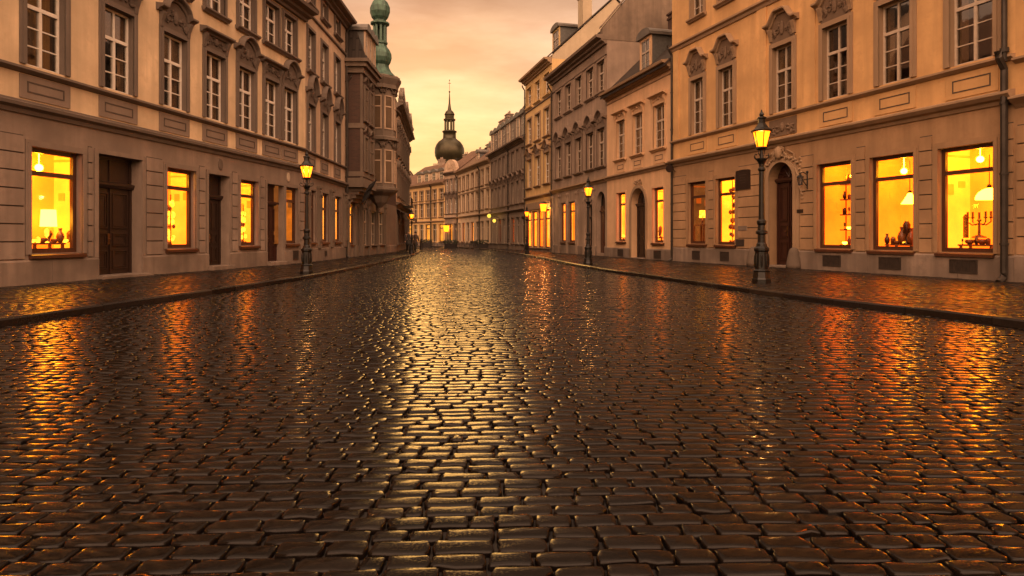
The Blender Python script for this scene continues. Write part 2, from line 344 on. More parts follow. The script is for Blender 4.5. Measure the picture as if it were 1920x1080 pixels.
def ornament(mb, x0, x1, z0, z1, y, dens=1.0, rng=R, mi=0):
    """carved foliage: scrolls and leaf bosses"""
    cx = (x0 + x1) / 2; w = (x1 - x0) / 2; h = z1 - z0
    mb.blob((cx, y, z0 + h * .5), (w * .2, .07, h * .33), mi=mi)
    for sgn in (-1, 1):
        for k in range(int(4 * dens)):
            fx = rng.uniform(.22, .95); fz = rng.uniform(.08, .92) * (1 - .5 * fx)
            mb.blob((cx + sgn * w * fx, y, z0 + h * fz), (w * rng.uniform(.06, .15), rng.uniform(.03, .06), h * rng.uniform(.06, .16)), 6, 4, mi)
        for k in range(2):
            ccx, ccz = cx + sgn * w * (.42 + .3 * k), z0 + h * (.38 - .16 * k); rr = min(w, h) * (.24 - .05 * k)
            mb.tube([(ccx + sgn * rr * (1 - j / 14) * math.cos(j * .62), y, ccz + rr * (1 - j / 14) * math.sin(j * .62)) for j in range(11)], .022, 5, mi)

# ------------------------------------------------------------------ windows and doors (each a part with sub-parts)
PROTO = {}
def place(key, parent, loc, make):
    """first use builds the part, later ones copy it with its sub-parts"""
    if key in PROTO:
        o = copy_tree(PROTO[key], parent)
    else:
        o = make(); o.parent = parent; PROTO[key] = o
    o.location = loc
    return o
def sash(mb, w, h, y0, y1, rows=3, trans=.64, b=.065, bar=.032, mull=.085):
    x = w / 2
    mb.box(-x, -x + b, y0, y1, 0, h); mb.box(x - b, x, y0, y1, 0, h); mb.box(-x + b, x - b, y0, y1, 0, b); mb.box(-x + b, x - b, y0, y1, h - b, h)
    zt = h * trans if trans else h - b
    if trans: mb.box(-x + b, x - b, y0 - .003, y1 + .02, zt - .05, zt + .05)
    mb.box(-mull / 2, mull / 2, y0 - .002, y1 + .012, b, zt - (.05 if trans else 0))
    if trans: mb.box(-mull * .35, mull * .35, y0 - .002, y1 + .004, zt + .05, h - b)
    z1 = zt - .05 if trans else zt
    for k in range(1, rows):
        z = b + (z1 - b) * k / rows
        for s in (-1, 1):
            a, c = sorted((s * mull / 2, s * (x - b))); mb.box(a, c, y0 + .01, y1 - .008, z - bar / 2, z + bar / 2)
def drapes(mb, w, h, y, cover, seed):
    rr = random.Random(seed)
    for s in (-1, 1):
        cw = w * cover * rr.uniform(.75, 1.15); n = 14
        xs = [s * (w / 2 - cw * k / n) for k in range(n + 1)]
        for k in range(n):
            ya = y + .035 * math.sin(k * 2.1 + seed); yb = y + .035 * math.sin((k + 1) * 2.1 + seed)
            mb.quad((xs[k], ya, 0), (xs[k + 1], yb, 0), (xs[k + 1], yb, h), (xs[k], ya, h))
def dark_window(H_, x, z, w, h, key, trim='greytrim', frame='white', hood=None, relief='reliefA', rows=3, trans=.64, curt=0, sill=True, tw=.17, proud=.07, depth=.24, detail=True):
    k = (key, hood, curt, round(w, 2), round(h, 2))
    def make():
        mb = MB(); a = w / 2
        for q, pr in ((tw, proud * .6), (tw * .55, proud)):
            mb.box(-a - q, -a - .002, -.005, pr, 0, h); mb.box(a + .002, a + q, -.005, pr, 0, h); mb.box(-a - q, a + q, -.005, pr, h + .002, h + q)
        root = mb.build('window', trim)
        f = MB(); sash(f, w - .01, h - .01, -depth + .02, -depth + .09, rows, trans); f.build('sash_frame', frame, root)
        g = MB(); g.box(-a + .03, a - .03, -depth + .045, -depth + .053, .03, h - .03); g.build('glass_pane', 'pane', root)
        if curt:
            c = MB(); drapes(c, w, h, -depth - .12, {1: .3, 2: .5, 3: .4, 4: .26, 5: .2, 6: .24}[curt], 3 + curt); c.build('curtain', 'curtain' if curt != 3 else 'drape', root)
            if curt in (5, 6):
                q = MB(); q.box(-a + .02, a - .02, -depth - .06, -depth - .045, h * (.62 if curt == 5 else .42), h); q.lathe([(.02, 0), (.02, .02)], 6, (0, -depth - .05, h * (.6 if curt == 5 else .4))); q.build('roller_blind', 'curtain', root)
            if curt == 4:
                q = MB(); q.blob((w * .18, -depth - .5, h * .42), (.13, .13, .15), 10, 7); q.box(-a, a, -depth - .68, -depth - .66, h * .66, h * 1.04); q.build('room_light', 'dull_glow', root)
        if sill:
            c = MB(); c.extr_x([(-.02, -.03), (.08, -.16), (.11, -.12), (.2, -.06), (.2, 0), (-.02, .01)], -a - tw - .06, a + tw + .06); c.build('window_sill', trim, root)
        if hood:
            kind, z0, rise = hood; wd = a + tw + .14; top = h + tw
            p = MB()
            prof = [(0, 0), (.1, .01), (.14, .07), (.25, .1), (.29, .13), (.29, .19), (0, .24)]
            path = ogee(wd, z0, rise, 24, .72, kind == 'peak') if kind != 'flat' else [(-wd, z0), (wd, z0)]
            p.sweep(path, prof)
            for sg in (-1, 1):       # consoles
                cx = sg * (a + tw * .5)
                p.extr_x([(0, z0 - .5), (.06, z0 - .48), (.09, z0 - .3), (.18, z0 - .05), (.18, z0 - .002), (0, z0 - .002)], cx - tw * .42, cx + tw * .42)
            p.build('pediment', trim, root)
            r_ = MB(); wi = a + tw - .1
            rp = [(-wi, top + .004)] + [(wi, top + .004)] + [(x_, min(z_, z_) - .0) for x_, z_ in reversed([q for q in path if abs(q[0]) <= wi] or [(-wi, z0), (wi, z0)])]
            r_.extr_y(rp, -.004, .035)
            rr = random.Random(hash(key) % 97 if isinstance(key, int) else len(str(key)) * 7 + 3)
            ornament(r_, -wi * .92, wi * .92, top + .06, z0 + rise * .7, .06, 1.6 if kind != 'flat' else 1.0, rr)
            r_.build('carved_relief', relief, root, smooth=False)
        return root
    return place(k, H_.root, (x, 0, z), make)
def shop_window(H_, x, z, w, h, key, trim='taupe', wood='brownwood', mats=('ora', 'yel', 'deep'), trans=.76, depth=.24, tw=.16, split=.5, room=None, glassm='clear', top=None):
    """shop front: timber frame, glass and the lit room behind it"""
    def make():
        mb = MB(); a = w / 2
        for q, pr in ((tw, .03), (tw * .6, .05), (tw * .25, .035)):
            mb.box(-a - q, -a - .002, -.005, pr, -.02, h); mb.box(a + .002, a + q, -.005, pr, -.02, h); mb.box(-a - q, a + q, -.005, pr, h + .002, h + q)
        root = mb.build('window', trim)
        f = MB(); b = .115; y0, y1 = -depth, -depth + .1; x_ = a - .005
        f.box(-x_, -x_ + b, y0, y1, 0, h); f.box(x_ - b, x_, y0, y1, 0, h); f.box(-x_ + b, x_ - b, y0, y1, 0, b * 1.1); f.box(-x_ + b, x_ - b, y0, y1, h - b, h)
        f.box(-x_ + b, x_ - b, y0 - .003, y1 + .03, h * trans - .06, h * trans + .06)
        f.build('shop_frame', wood, root)
        s_ = MB(); s_.extr_x([(-depth + .1, 0), (.0, -.02), (.12, -.05), (.12, -.13), (0, -.15), (-depth + .1, -.12)], -a - .05, a + .05); s_.build('window_sill', wood, root)
        g = MB(); g.box(-a + .04, a - .04, -depth + .04, -depth + .05, .03, h - .03); g.build('glass_pane', glassm, root)
        r_ = MB(); room_ = room or (.95 if H_.side == 'L' else 1.35); y = -depth - .01; yb = y - room_; e = .35 if H_.side == 'L' else .2; xa, xb = -a - e, a + e; za, zb = -.02, h + .3
        xm = xa + (xb - xa) * split
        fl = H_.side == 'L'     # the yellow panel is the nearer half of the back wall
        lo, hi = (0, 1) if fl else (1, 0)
        # back wall in two boards, the side wall farther down the street is given the brighter glow colour
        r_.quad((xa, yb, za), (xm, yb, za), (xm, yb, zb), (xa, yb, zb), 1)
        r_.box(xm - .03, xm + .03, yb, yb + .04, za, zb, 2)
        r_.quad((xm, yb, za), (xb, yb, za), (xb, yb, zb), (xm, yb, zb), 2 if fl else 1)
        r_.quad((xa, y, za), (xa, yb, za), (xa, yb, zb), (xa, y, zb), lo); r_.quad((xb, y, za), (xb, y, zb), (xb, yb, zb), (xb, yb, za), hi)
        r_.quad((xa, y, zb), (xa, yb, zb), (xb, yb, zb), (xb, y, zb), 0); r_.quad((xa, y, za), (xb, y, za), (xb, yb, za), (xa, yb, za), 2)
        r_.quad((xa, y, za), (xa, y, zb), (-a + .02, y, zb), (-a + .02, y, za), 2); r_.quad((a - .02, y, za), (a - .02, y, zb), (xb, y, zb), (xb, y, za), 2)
        rr = random.Random(sum(map(ord, str(key))) * 7 + 1)
        for zz in (h * .3, h * .56, h * .8):
            sa, sb = sorted((xm + (.1 if fl else -.1), (xb if fl else xa) + (-.1 if fl else .1)))
            r_.box(sa, sb, yb + .002, yb + .2, zz, zz + .035, 3)
            x_ = sa + .05
            while x_ < sb - .12:
                ww, hh_ = rr.uniform(.06, .2), rr.uniform(.1, .36); k = rr.choice((2, 3, 3, 1, 4, 2))
                if rr.random() < .75:
                    if rr.random() < .5: r_.box(x_, x_ + ww, yb + .04, yb + .16, zz + .037, zz + .037 + hh_, k)
                    else: r_.lathe([(ww * .3, 0), (ww * .5, hh_ * .35), (ww * .28, hh_ * .7), (ww * .34, hh_)], 8, (x_ + ww / 2, yb + .1, zz + .037), k)
                x_ += ww + rr.uniform(.02, .1)
        xf = xa if fl else xb; dx = .03 if fl else -.03
        for k in range(2):      # framed pictures, then a glowing strip added for its light, on the side wall
            y1_ = yb + room_ * (.18 + .36 * k); p, q = sorted((xf + dx * .2, xf + dx)); zc = h * rr.uniform(.45, .7); hh_ = rr.uniform(.18, .34)
            r_.box(p, q, y1_, y1_ + room_ * .2, zc, zc + hh_, 1)
        p, q = sorted((xf + dx * .2, xf + dx * 1.6)); r_.box(p, q, y - .16, y - .1, za, zb, 4); r_.box(p, q, yb + .02, y - .02, h * .94, h * .94 + .06, 1)
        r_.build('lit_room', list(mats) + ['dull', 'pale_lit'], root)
        if mats[0] in ('yel', 'ora', 'amber', 'lime', 'far_lit'):
            q = MB(); lx = (xm + (-.12 if fl else .12)) + rr.uniform(-.15, .15); ly = y - room_ * rr.uniform(.45, .6); lz = h * rr.uniform(.84, .9)
            q.blob((lx, ly, lz), (.1, .1, .1), 10, 6); q.tube([(lx, ly, lz + .1), (lx, ly, zb - .02)], .012, 5); q.build('added_globe', 'added_globe', root)  # glowing globe added so the room and wet road get its light
        return root
    return place(('shop', key), H_.root, (x, 0, z), make)
def leaf_door(H_, x, z, w, h, depth, key, wood='door', trans=.74, arch=False, leaves=2, handle=True):
    def make():
        a = w / 2; y = -depth; mb = MB(); zt = h * trans if not arch else h - a
        mb.box(-a, a, y - .06, y, 0, h - (a if arch else 0))
        if arch:
            n = 16; mb.extr_y([(-a, zt)] + [(-a * math.cos(math.pi * k / n), zt + a * math.sin(math.pi * k / n)) for k in range(1, n)] + [(a, zt)], y - .06, y)
        root = mb.build('door', wood)
        d = MB(); fr = .09
        d.box(-a, -a + fr, y + .002, y + .05, 0, zt - .1); d.box(a - fr, a, y + .002, y + .05, 0, zt - .1)
        d.extr_x([(y + .001, zt - .1), (y + .1, zt - .08), (y + .15, zt), (y + .15, zt + .06), (y + .001, zt + .1)], -a, a)
        lw = (w - 2 * fr) / leaves
        for k in range(leaves):
            l0 = -a + fr + k * lw; 
            for (p, q) in ((.06, .28), (.32, .48), (.52, .95)):
                z0, z1 = zt * p, (zt - .1) * q
                for i, t in enumerate((.045, .025)):
                    ins = .09 + i * .06
                    A, B, C, D_ = l0 + ins, l0 + lw - ins, z0 + i * .06, z1 - i * .06
                    if B - A < .05 or D_ - C < .05: continue
                    d.box(A, A + .03, y + .002, y + t, C, D_); d.box(B - .03, B, y + .002, y + t, C, D_); d.box(A + .03, B - .03, y + .002, y + t, C, C + .03); d.box(A + .03, B - .03, y + .002, y + t, D_ - .03, D_)
        d.box(-.025, .025, y + .002, y + .06, 0, zt - .1)
        d.build('door_panels', wood, root)
        t = MB()
        if arch:
            for k in range(1, 6): an = math.pi * k / 6; t.tube([(0, y + .02, zt + .1), (-a * .93 * math.cos(an), y + .02, zt + a * .93 * math.sin(an))], .02, 5)
            t.tube([(-a * .45 * math.cos(math.pi * k / 12), y + .025, zt + .08 + a * .45 * math.sin(math.pi * k / 12)) for k in range(13)], .022, 5)
        else:
            t.box(-a, a, y + .002, y + .04, h - .09, h); t.box(-a, -a + .09, y + .002, y + .04, zt + .11, h - .09); t.box(a - .09, a, y + .002, y + .04, zt + .11, h - .09); t.box(-.035, .035, y + .002, y + .04, zt + .11, h - .09)
        t.build('transom', wood, root)
        if handle:
            hm = MB(); hm.tube([(.07, y + .05, zt * .4), (.07, y + .1, zt * .4), (.16, y + .1, zt * .4)], .014, 6); hm.box(.05, .09, y + .05, y + .058, zt * .34, zt * .46); hm.build('door_handle', 'brass', root)
        return root
    return place(('door', key), H_.root, (x, 0, z), make)
def step(H_, x0, x1, z, out=.22, mat='plinth'):
    mb = MB(); mb.extr_x([(-.5, -.03), (out, -.03), (out, z - .02), (out - .02, z), (-.5, z)], x0, x1); return mb.build('doorstep', mat, H_.root)
def run(H_, prof, x0, x1, z, name, mat, extra=None):
    mb = MB(); mb.extr_x([(y, z + dz) for y, dz in prof], x0, x1)
    if extra: extra(mb)
    return mb.build(name, mat, H_.root)
def panel_boards(H_, spots, w, z0, z1, mat, name='apron_panel', key=''):
    for x in spots:
        def make():
            mb = MB(); a = w / 2; mb.box(-a, a, -.004, .03, 0, z1 - z0)
            i = .2; b = .035
            for A, B, C, D_ in ((-a + i, a - i, .16, .16 + b), (-a + i, a - i, z1 - z0 - .16 - b, z1 - z0 - .16), (-a + i, -a + i + b, .16 + b, z1 - z0 - .16 - b), (a - i - b, a - i, .16 + b, z1 - z0 - .16 - b)): mb.box(A, B, .028, .04, C, D_, 1)
            return mb.build(name, [mat, 'groove'])
        place(('panel', key), H_.root, (x, 0, z0), make)
def pipe(H_, x, z1, r=.06, y=.14, z0=-.02, foot=True, mat='zinc'):
    mb = MB(); mb.tube([(x, y + .25, z1 + .12), (x, y + .2, z1 - .05), (x, y, z1 - .35), (x, y, z1 - .5)], r, 8); mb.tube([(x, y, z1 - .5), (x, y, z0 + .25), (x, y + .02, z0 + .12), (x, y + .2, z0)], r, 8)
    z = z0 + 1
    while z < z1 - .6: mb.lathe([(r + .018, 0), (r + .018, .06)], 8, (x, y, z)); mb.box(x - .015, x + .015, -.02, y, z + .01, z + .05); z += 1.9
    return mb.build('downpipe', mat, H_.root, smooth=False)
def vents(H_, spots, w, z0, z1):
    for x in spots:
        def make():
            mb = MB(); a = w / 2; h = z1 - z0
            mb.box(-a, a, .0, .082, 0, .04); mb.box(-a, a, .0, .082, h - .04, h); mb.box(-a, -a + .04, 0, .082, .04, h - .04); mb.box(a - .04, a, 0, .082, .04, h - .04); mb.box(-a + .04, a - .04, 0, .066, .04, h - .04)
            k = -a + .1
            while k < a - .06: mb.box(k, k + .02, .066, .078, .04, h - .04); k += .07
            return mb.build('cellar_vent', 'grille')
        place(('vent', w), H_.root, (x, 0, z0), make)
def gable_roof(H_, z, D, pitch, mat, x0=0, x1=None, over=.35, gablemat=None, eave=.45):
    x1 = H_.L if x1 is None else x1; zr = z + math.tan(rad(pitch)) * D / 2; t = math.tan(rad(pitch))
    mb = MB(); th = .14
    mb.extr_x([(eave, z - t * eave + .1), (eave, z - t * eave + .1 + th), (-D / 2, zr + .1 + th), (-D - .3, z - t * .3 + .1 + th), (-D - .3, z - t * .3 + .1), (-D / 2, zr + .1)], x0 - over * .2, x1 + over * .2)
    roof = mb.build('roof', mat, H_.root)
    if gablemat:
        g = MB(); g.extr_x([(-.02, z - .6), (-.02, z), (-D / 2, zr), (-D + .02, z), (-D + .02, z - .6)], x0 + .01, x1 - .01); g.build('gable_wall', gablemat, H_.root)
    return roof, zr
def chimney(H_, x, y, z0, z1, w=.8, d=.6, mat='gable'):
    mb = MB(); mb.box(x - w / 2, x + w / 2, y - d / 2, y + d / 2, z0, z1); mb.box(x - w / 2 - .06, x + w / 2 + .06, y - d / 2 - .06, y + d / 2 + .06, z1 - .3, z1 - .16); mb.box(x - w / 2 - .08, x + w / 2 + .08, y - d / 2 - .08, y + d / 2 + .08, z1, z1 + .12)
    for k in (-.25, .25): mb.lathe([(.11, 0), (.09, .35)], 8, (x + k * w, y, z1 + .12))
    return mb.build('chimney', mat, H_.root)
def dormer(H_, x, y, z, w, h, D, frontmat, sidemat, roofm='lead', key='d'):
    def make():
        a = w / 2; b = MB(); b.box(-a, -a + .16, -.1, .0, 0, h); b.box(a - .16, a, -.1, 0, 0, h); b.box(-a + .16, a - .16, -.1, 0, h - .15, h); b.box(-a + .16, a - .16, -.1, 0, 0, .12)
        b.quad((-a, -.1, 0), (-a, -.1, h), (-a, -D, h), (-a, -D, 0), 1); b.quad((a, -.1, 0), (a, -D, 0), (a, -D, h), (a, -.1, h), 1)
        root = b.build('dormer', [frontmat, sidemat])
        r_ = MB(); n = 8; o = .16
        pts = [(-a - o, h)] + [(-(a + o) * math.cos(math.pi * k / n), h + .16 + .32 * math.sin(math.pi * k / n)) for k in range(n + 1)] + [(a + o, h)]
        r_.extr_y(pts, .16, -D); r_.build('dormer_roof', roofm, root)
        f = MB(); f.v = []; sash(f, w - .32, h - .27, -.08, -.03, 2, .6, .05, .03, .06); f.v = [(p[0], p[1], p[2] + .12) for p in f.v]; f.build('sash_frame', 'greywood', root)
        g = MB(); g.box(-a + .16, a - .16, -.066, -.06, .12, h - .15); g.build('glass_pane', 'pane', root)
        k = MB(); k.box(-a + .17, a - .17, -.5, -.3, .1, h - .1); k.build('dim_interior', 'dim', root)
        return root
    return place(('dormer', key), H_.root, (x, y, z), make)
# ================================================================== BUILDINGS
G0 = lambda z: z - PAVE
def op(x, w, z, h, **k): return dict(x0=x - w / 2, x1=x + w / 2, z0=G0(z), z1=G0(z + h), **k)
def opx(H_, pa, pb, z0, z1, **k):
    a, b = sorted((H_.sx(pa), H_.sx(pb))); return dict(x0=a, x1=b, z0=G0(z0), z1=G0(z1), **k)
mid = lambda o: (o['x0'] + o['x1']) / 2
wid = lambda o: o['x1'] - o['x0']

# ---------- long cream house on the left
A0, A1 = (-12.31, 15.39), (-9.91, 30.65)
def ext(p, q, t): return (p[0] + (p[0] - q[0]) * t, p[1] + (p[1] - q[1]) * t)
A = House('long cream house with arched window hoods and three dark doorways on the left pavement', ext(A0, A1, 1.45), A1, 'L')
L = A.L
axes = [A.sx(p) for p in (85, 222, 327, 403, 462, 509, 543)] + [A.sx(85) + 2.75 * k for k in (1, 2, 3, 4)]
W1 = [op(x, 1.16, 5.66, 2.42) for x in axes]; W2 = [op(x, 1.12, 9.62, 1.75) for x in axes]
gf = [opx(A, 57, 153, .9, 3.62, lit=1, depth=.26), opx(A, 183, 265, .2, 3.72, solid=1, depth=.38), opx(A, 312, 366, .95, 3.64, lit=1, depth=.26), opx(A, 390, 429, .26, 3.65, solid=1, depth=.38),
      opx(A, 450, 483, 1.0, 3.62, lit=1, depth=.24), opx(A, 500, 531, .26, 3.62, solid=1, depth=.36), opx(A, 535, 558, 1.05, 3.6, lit=1, depth=.22)]
nx = A.sx(57) + 1.9
for k in range(4): gf.append(dict(x0=nx + k * 3.6, x1=nx + 1.6 + k * 3.6, z0=G0(.9), z1=G0(3.62), lit=1, depth=.26))
mb = MB(); wall(mb, 0, L, G0(4.42), G0(11.9), W1 + W2, rv=2); shell(mb, L, G0(-.1), G0(11.9), 9); mb.build('upper_wall', ['cream', 'dim', 'greytrim'], A.root)
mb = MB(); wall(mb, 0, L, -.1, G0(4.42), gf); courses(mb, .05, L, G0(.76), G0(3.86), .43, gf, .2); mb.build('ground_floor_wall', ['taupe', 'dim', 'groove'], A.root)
def plinth_of(H_, x0, x1, h, ops, mat='plinth', out=.06):
    x = x0
    for o in sorted([o for o in ops if o['z0'] < h - .08], key=lambda o: o['x0']) + [dict(x0=x1, x1=x1)]:
        if o['x0'] - x > .02:
            mb = MB(); k = x
            while k < o['x0'] - .01:
                e = min(k + 1.55, o['x0']); e = o['x0'] if o['x0'] - e < .5 else e
                mb.extr_x([(-.02, -.12), (out, -.12), (out, h - .05), (out - .03, h), (-.02, h)], k + .004, e - .004); k = e
            mb.build('plinth', mat, H_.root)
        x = o['x1']
plinth_of(A, 0, L, G0(.74), gf)
run(A, [(0, 0), (.05, 0), (.09, .1), (.2, .16), (.22, .24), (.1, .28), (.1, .33), (0, .36)], 0, L, G0(4.40), 'belt_cornice', 'greytrim')
run(A, [(0, 0), (.05, .01), (.16, .08), (.16, .14), (0, .17)], 0, L, G0(5.42), 'sill_course', 'greytrim')
run(A, scaled(CORN, 2.3, 1.35), 0, L, G0(11.62), 'eaves_cornice', 'greytrim')
panel_boards(A, axes, 1.5, G0(4.80), G0(5.40), 'taupe', key='A')
for i, x in enumerate(axes):
    hood = ('arch', 3.02, .5) if i % 2 == 0 or i == 6 else ('flat', 3.02, .1)
    dark_window(A, x, G0(5.66), 1.16, 2.42, 'A1', hood=hood, curt=(3, 5, 6, 4, 1, 4, 2, 1, 0, 0, 1)[i], sill=False)
    dark_window(A, x, G0(9.62), 1.12, 1.75, 'A2', curt=(5, 2, 6, 2, 5, 1)[i % 6], rows=2, hood=None)
for i in (0, 2, 4, 6, 7, 8, 9, 10):
    o = gf[i]
    shop_window(A, mid(o), o['z0'], wid(o), o['z1'] - o['z0'], ('A', min(i, 7)), depth=o['depth'], split={0: .46, 2: .52, 4: .62}.get(i, .5), mats=('yel', 'ora', 'deep') if i != 6 else ('amberdim', 'dull', 'dull'))
for i in (1, 3, 5):
    o = gf[i]; leaf_door(A, mid(o), o['z0'], wid(o), o['z1'] - o['z0'], .38 if i < 5 else .36, ('A', i), 'reddoor' if i == 5 else 'door', .76)
    step(A, o['x0'] - .05, o['x1'] + .05, o['z0'] + .01, .24)
for i in (1, 3, 5):      # moulded stone frames round the doorways
    o = gf[i]; mb = MB(); a = wid(o) / 2; h = o['z1'] - G0(.74)
    mb.box(-a - .13, -a - .002, -.004, .045, 0, h); mb.box(a + .002, a + .13, -.004, .045, 0, h); mb.box(-a - .13, a + .13, -.004, .045, h + .002, h + .13)
    mb.build('door_surround', 'taupe', A.root, loc=(mid(o), 0, G0(.74)))
for px in (413, 540):
    mb = MB(); x = A.sx(px); z = G0(4.05)
    mb.lathe([(.17, 0), (.17, .03), (.13, .05)], 14); o = mb.build('oval_plaque', 'reliefA' if px == 413 else 'plaque', A.root, loc=(x, .0, z)); o.rotation_euler = (-math.pi / 2, 0, 0); o.scale = (.8, 1.25, 1)
vents(A, [A.sx(552)], .5, .16, G0(.72)); gable_roof(A, G0(12.1), 9, 38, 'tile', eave=.2)

# ---------- taller weathered house next to it
B = House('tall weathered cream house with attic storey and carved pilasters, behind the left lamp', A1, (-9.96, 38.3), 'L')
L = B.L; ax = [B.sx(p) for p in (583, 608, 632)]
w1 = [op(x, 1.1, 5.6, 2.25) for x in ax]; w2 = [op(x, 1.1, 9.45, 2.05) for x in ax]; w3 = [op(x, 1.0, 12.75, 1.05) for x in ax]
gb = [opx(B, 579, 591, 1.1, 3.65, lit=1, depth=.2), opx(B, 602, 615, 1.1, 3.65, lit=1, depth=.2), opx(B, 627, 638.5, 1.1, 3.65, lit=1, depth=.2)]
mb = MB(); wall(mb, 0, L, G0(4.3), G0(14.1), w1 + w2 + w3, rv=2); shell(mb, L, G0(-.1), G0(14.1), 9); mb.build('upper_wall', ['creamB', 'dim', 'greytrim'], B.root)
mb = MB(); wall(mb, 0, L, -.1, G0(4.3), gb); mb.build('ground_floor_wall', ['taupe', 'dim'], B.root)
plinth_of(B, 0, L, G0(.78), gb)
run(B, [(0, 0), (.05, 0), (.09, .1), (.22, .16), (.22, .26), (0, .3)], 0, L, G0(4.3), 'belt_cornice', 'greytrim'); run(B, [(0, 0), (.14, .06), (.14, .13), (0, .16)], 0, L, G0(5.4), 'sill_course', 'greytrim')
run(B, [(0, 0), (.1, .05), (.1, .14), (0, .18)], 0, L, G0(12.15), 'string_course', 'greytrim'); run(B, scaled(CORN, 2.2, 1.2), 0, L, G0(13.8), 'eaves_cornice', 'greytrim')
for i, x in enumerate(ax):
    dark_window(B, x, G0(5.6), 1.1, 2.25, 'B1', hood=('arch', 2.75, .75), curt=(1, 2, 0)[i], sill=False); dark_window(B, x, G0(9.45), 1.1, 2.05, 'B2', curt=(2, 1, 1)[i]); dark_window(B, x, G0(12.75), 1.0, 1.05, 'B3', curt=1, rows=2, trans=None)
    o = gb[i]; shop_window(B, mid(o), o['z0'], wid(o), o['z1'] - o['z0'], ('B', i), depth=.2, trans=.68, mats=('amberdim', 'deep', 'deep') if i else ('dull', 'dull', 'deep'), tw=.1)
panel_boards(B, ax, 1.4, G0(4.7), G0(5.36), 'taupe', key='B')
for k in range(4):
    xs = [.28, (mid(gb[2]) + mid(gb[1])) / 2, (mid(gb[1]) + mid(gb[0])) / 2, L - .3][k]
    def make():
        mb = MB(); mb.box(-.25, .25, -.004, .12, G0(.78), 3.7); mb.box(-.31, .31, -.004, .17, 3.7, 3.82); mb.box(-.2, .2, .118, .15, 1.0, 3.2); ornament(mb, -.3, .3, 3.2, 3.72, .14, 1.2); return mb.build('pilaster', 'sand')
    place(('pil', 'B'), B.root, (xs, 0, 0), make)
pipe(B, .12, G0(13.9), .055, .1); gable_roof(B, G0(14.3), 9, 35, 'slate', gablemat='creamB', eave=.2)
vents(B, [mid(gb[1])], .4, .2, .5)

# ---------- dark brick house with oriel, mansard and the green copper turret
C = House('dark brick house with boxed oriel and green onion-domed copper turret', (-9.96, 38.32), (-9.95, 54.9), 'L', name='brick_corner_house')
L = C.L; near = L
gc = [dict(x0=L - 1.78, x1=L - .48, z0=G0(.9), z1=G0(3.5), lit=1, depth=.12), dict(x0=L - 3.4, x1=L - 2.3, z0=G0(.3), z1=G0(3.3), solid=1, depth=.3), dict(x0=L - 5.6, x1=L - 4.3, z0=G0(.8), z1=G0(3.3), depth=.14), dict(x0=L - 8.2, x1=L - 6.6, z0=G0(.8), z1=G0(3.2), depth=.14), dict(x0=L - 11, x1=L - 9.3, z0=G0(.8), z1=G0(3.2), depth=.14)]
wc = [op(L - 10.5 - k * 2.4, 1.1, z, 2.1) for k in range(3) for z in (5.4, 8.8)]
mb = MB(); wall(mb, 0, L, G0(4.0), G0(11.9), wc); shell(mb, L, G0(-.1), G0(11.9), 9); mb.build('upper_wall', ['brick', 'dim'], C.root)
mb = MB(); wall(mb, 0, L, -.1, G0(4.0), gc); mb.build('ground_floor_wall', ['sand', 'dim'], C.root)
plinth_of(C, 0, L, G0(.7), gc)
o = gc[0]; shop_window(C, mid(o), o['z0'], 1.3, 2.6, ('C', 0), depth=.12, trans=.7, mats=('amber', 'deep', 'deep'), tw=.05)
o = gc[1]; leaf_door(C, mid(o), o['z0'], 1.1, 3.0, .3, ('C', 1), 'door', .76)
for o in gc[2:]: dark_window(C, mid(o), o['z0'], wid(o), o['z1'] - o['z0'], 'Cg', trim='sand', frame='greywood', rows=2, curt=0, depth=.14)
for o in wc: dark_window(C, mid(o), o['z0'], 1.1, 2.1, 'C1', trim='sand', frame='white', hood=('arch', 2.5, .5) if o['z0'] < 6 else None, relief='sand', curt=1)
for k, x in enumerate((L - .2, L - 2.05, L - 3.85, L - 5.9, L - 8.7, L - 11.6)):
    def make():
        mb = MB(); mb.box(-.2, .2, -.004, .16, 0, 3.5); mb.box(-.26, .26, -.004, .22, 0, .7); mb.box(-.27, .27, -.004, .24, 3.5, 3.75); ornament(mb, -.24, .24, 3.0, 3.5, .18, 1); return mb.build('pilaster', 'sand')
    place(('pil', 'C'), C.root, (x, 0, 0), make)
# boxed oriel nearest the camera
ox0, ox1, od = L - 3.5, L - .12, .95
mb = MB()
def orielface(mb):
    pts = [(ox1, 0), (ox1, od), (ox0, od), (ox0, 0)]
    for (a, b) in zip(pts, pts[1:]): mb.quad((*a, G0(4.9)), (*b, G0(4.9)), (*b, G0(11.2)), (*a, G0(11.2)), 0)
    mb.box(ox0 - .02, ox0 + .34, od - .3, od + .03, G0(4.9), G0(11.2), 1); mb.box(ox1 - .14, ox1 + .025, od - .1, od + .03, G0(4.9), G0(11.2), 1)
    for z, h, e in ((4.35, .55, .12), (5.0, .3, .05), (7.9, .3, .06), (11.2, .35, .14), (11.55, .25, .32), (11.8, .2, .45)): mb.box(ox0 - e, ox1 + e, -.01, od + e, G0(z), G0(z) + h - .004, 1)
    for k in range(4): e = .3 * (k + 1) / 4; mb.box(ox0 + .9 - e * 2, ox1 - .5 + e, -.01, od * (.3 + .22 * k), G0(3.5 + k * .21), G0(3.705 + k * .21), 1)
orielface(mb); mb.build('oriel', ['brick', 'sand'], C.root)
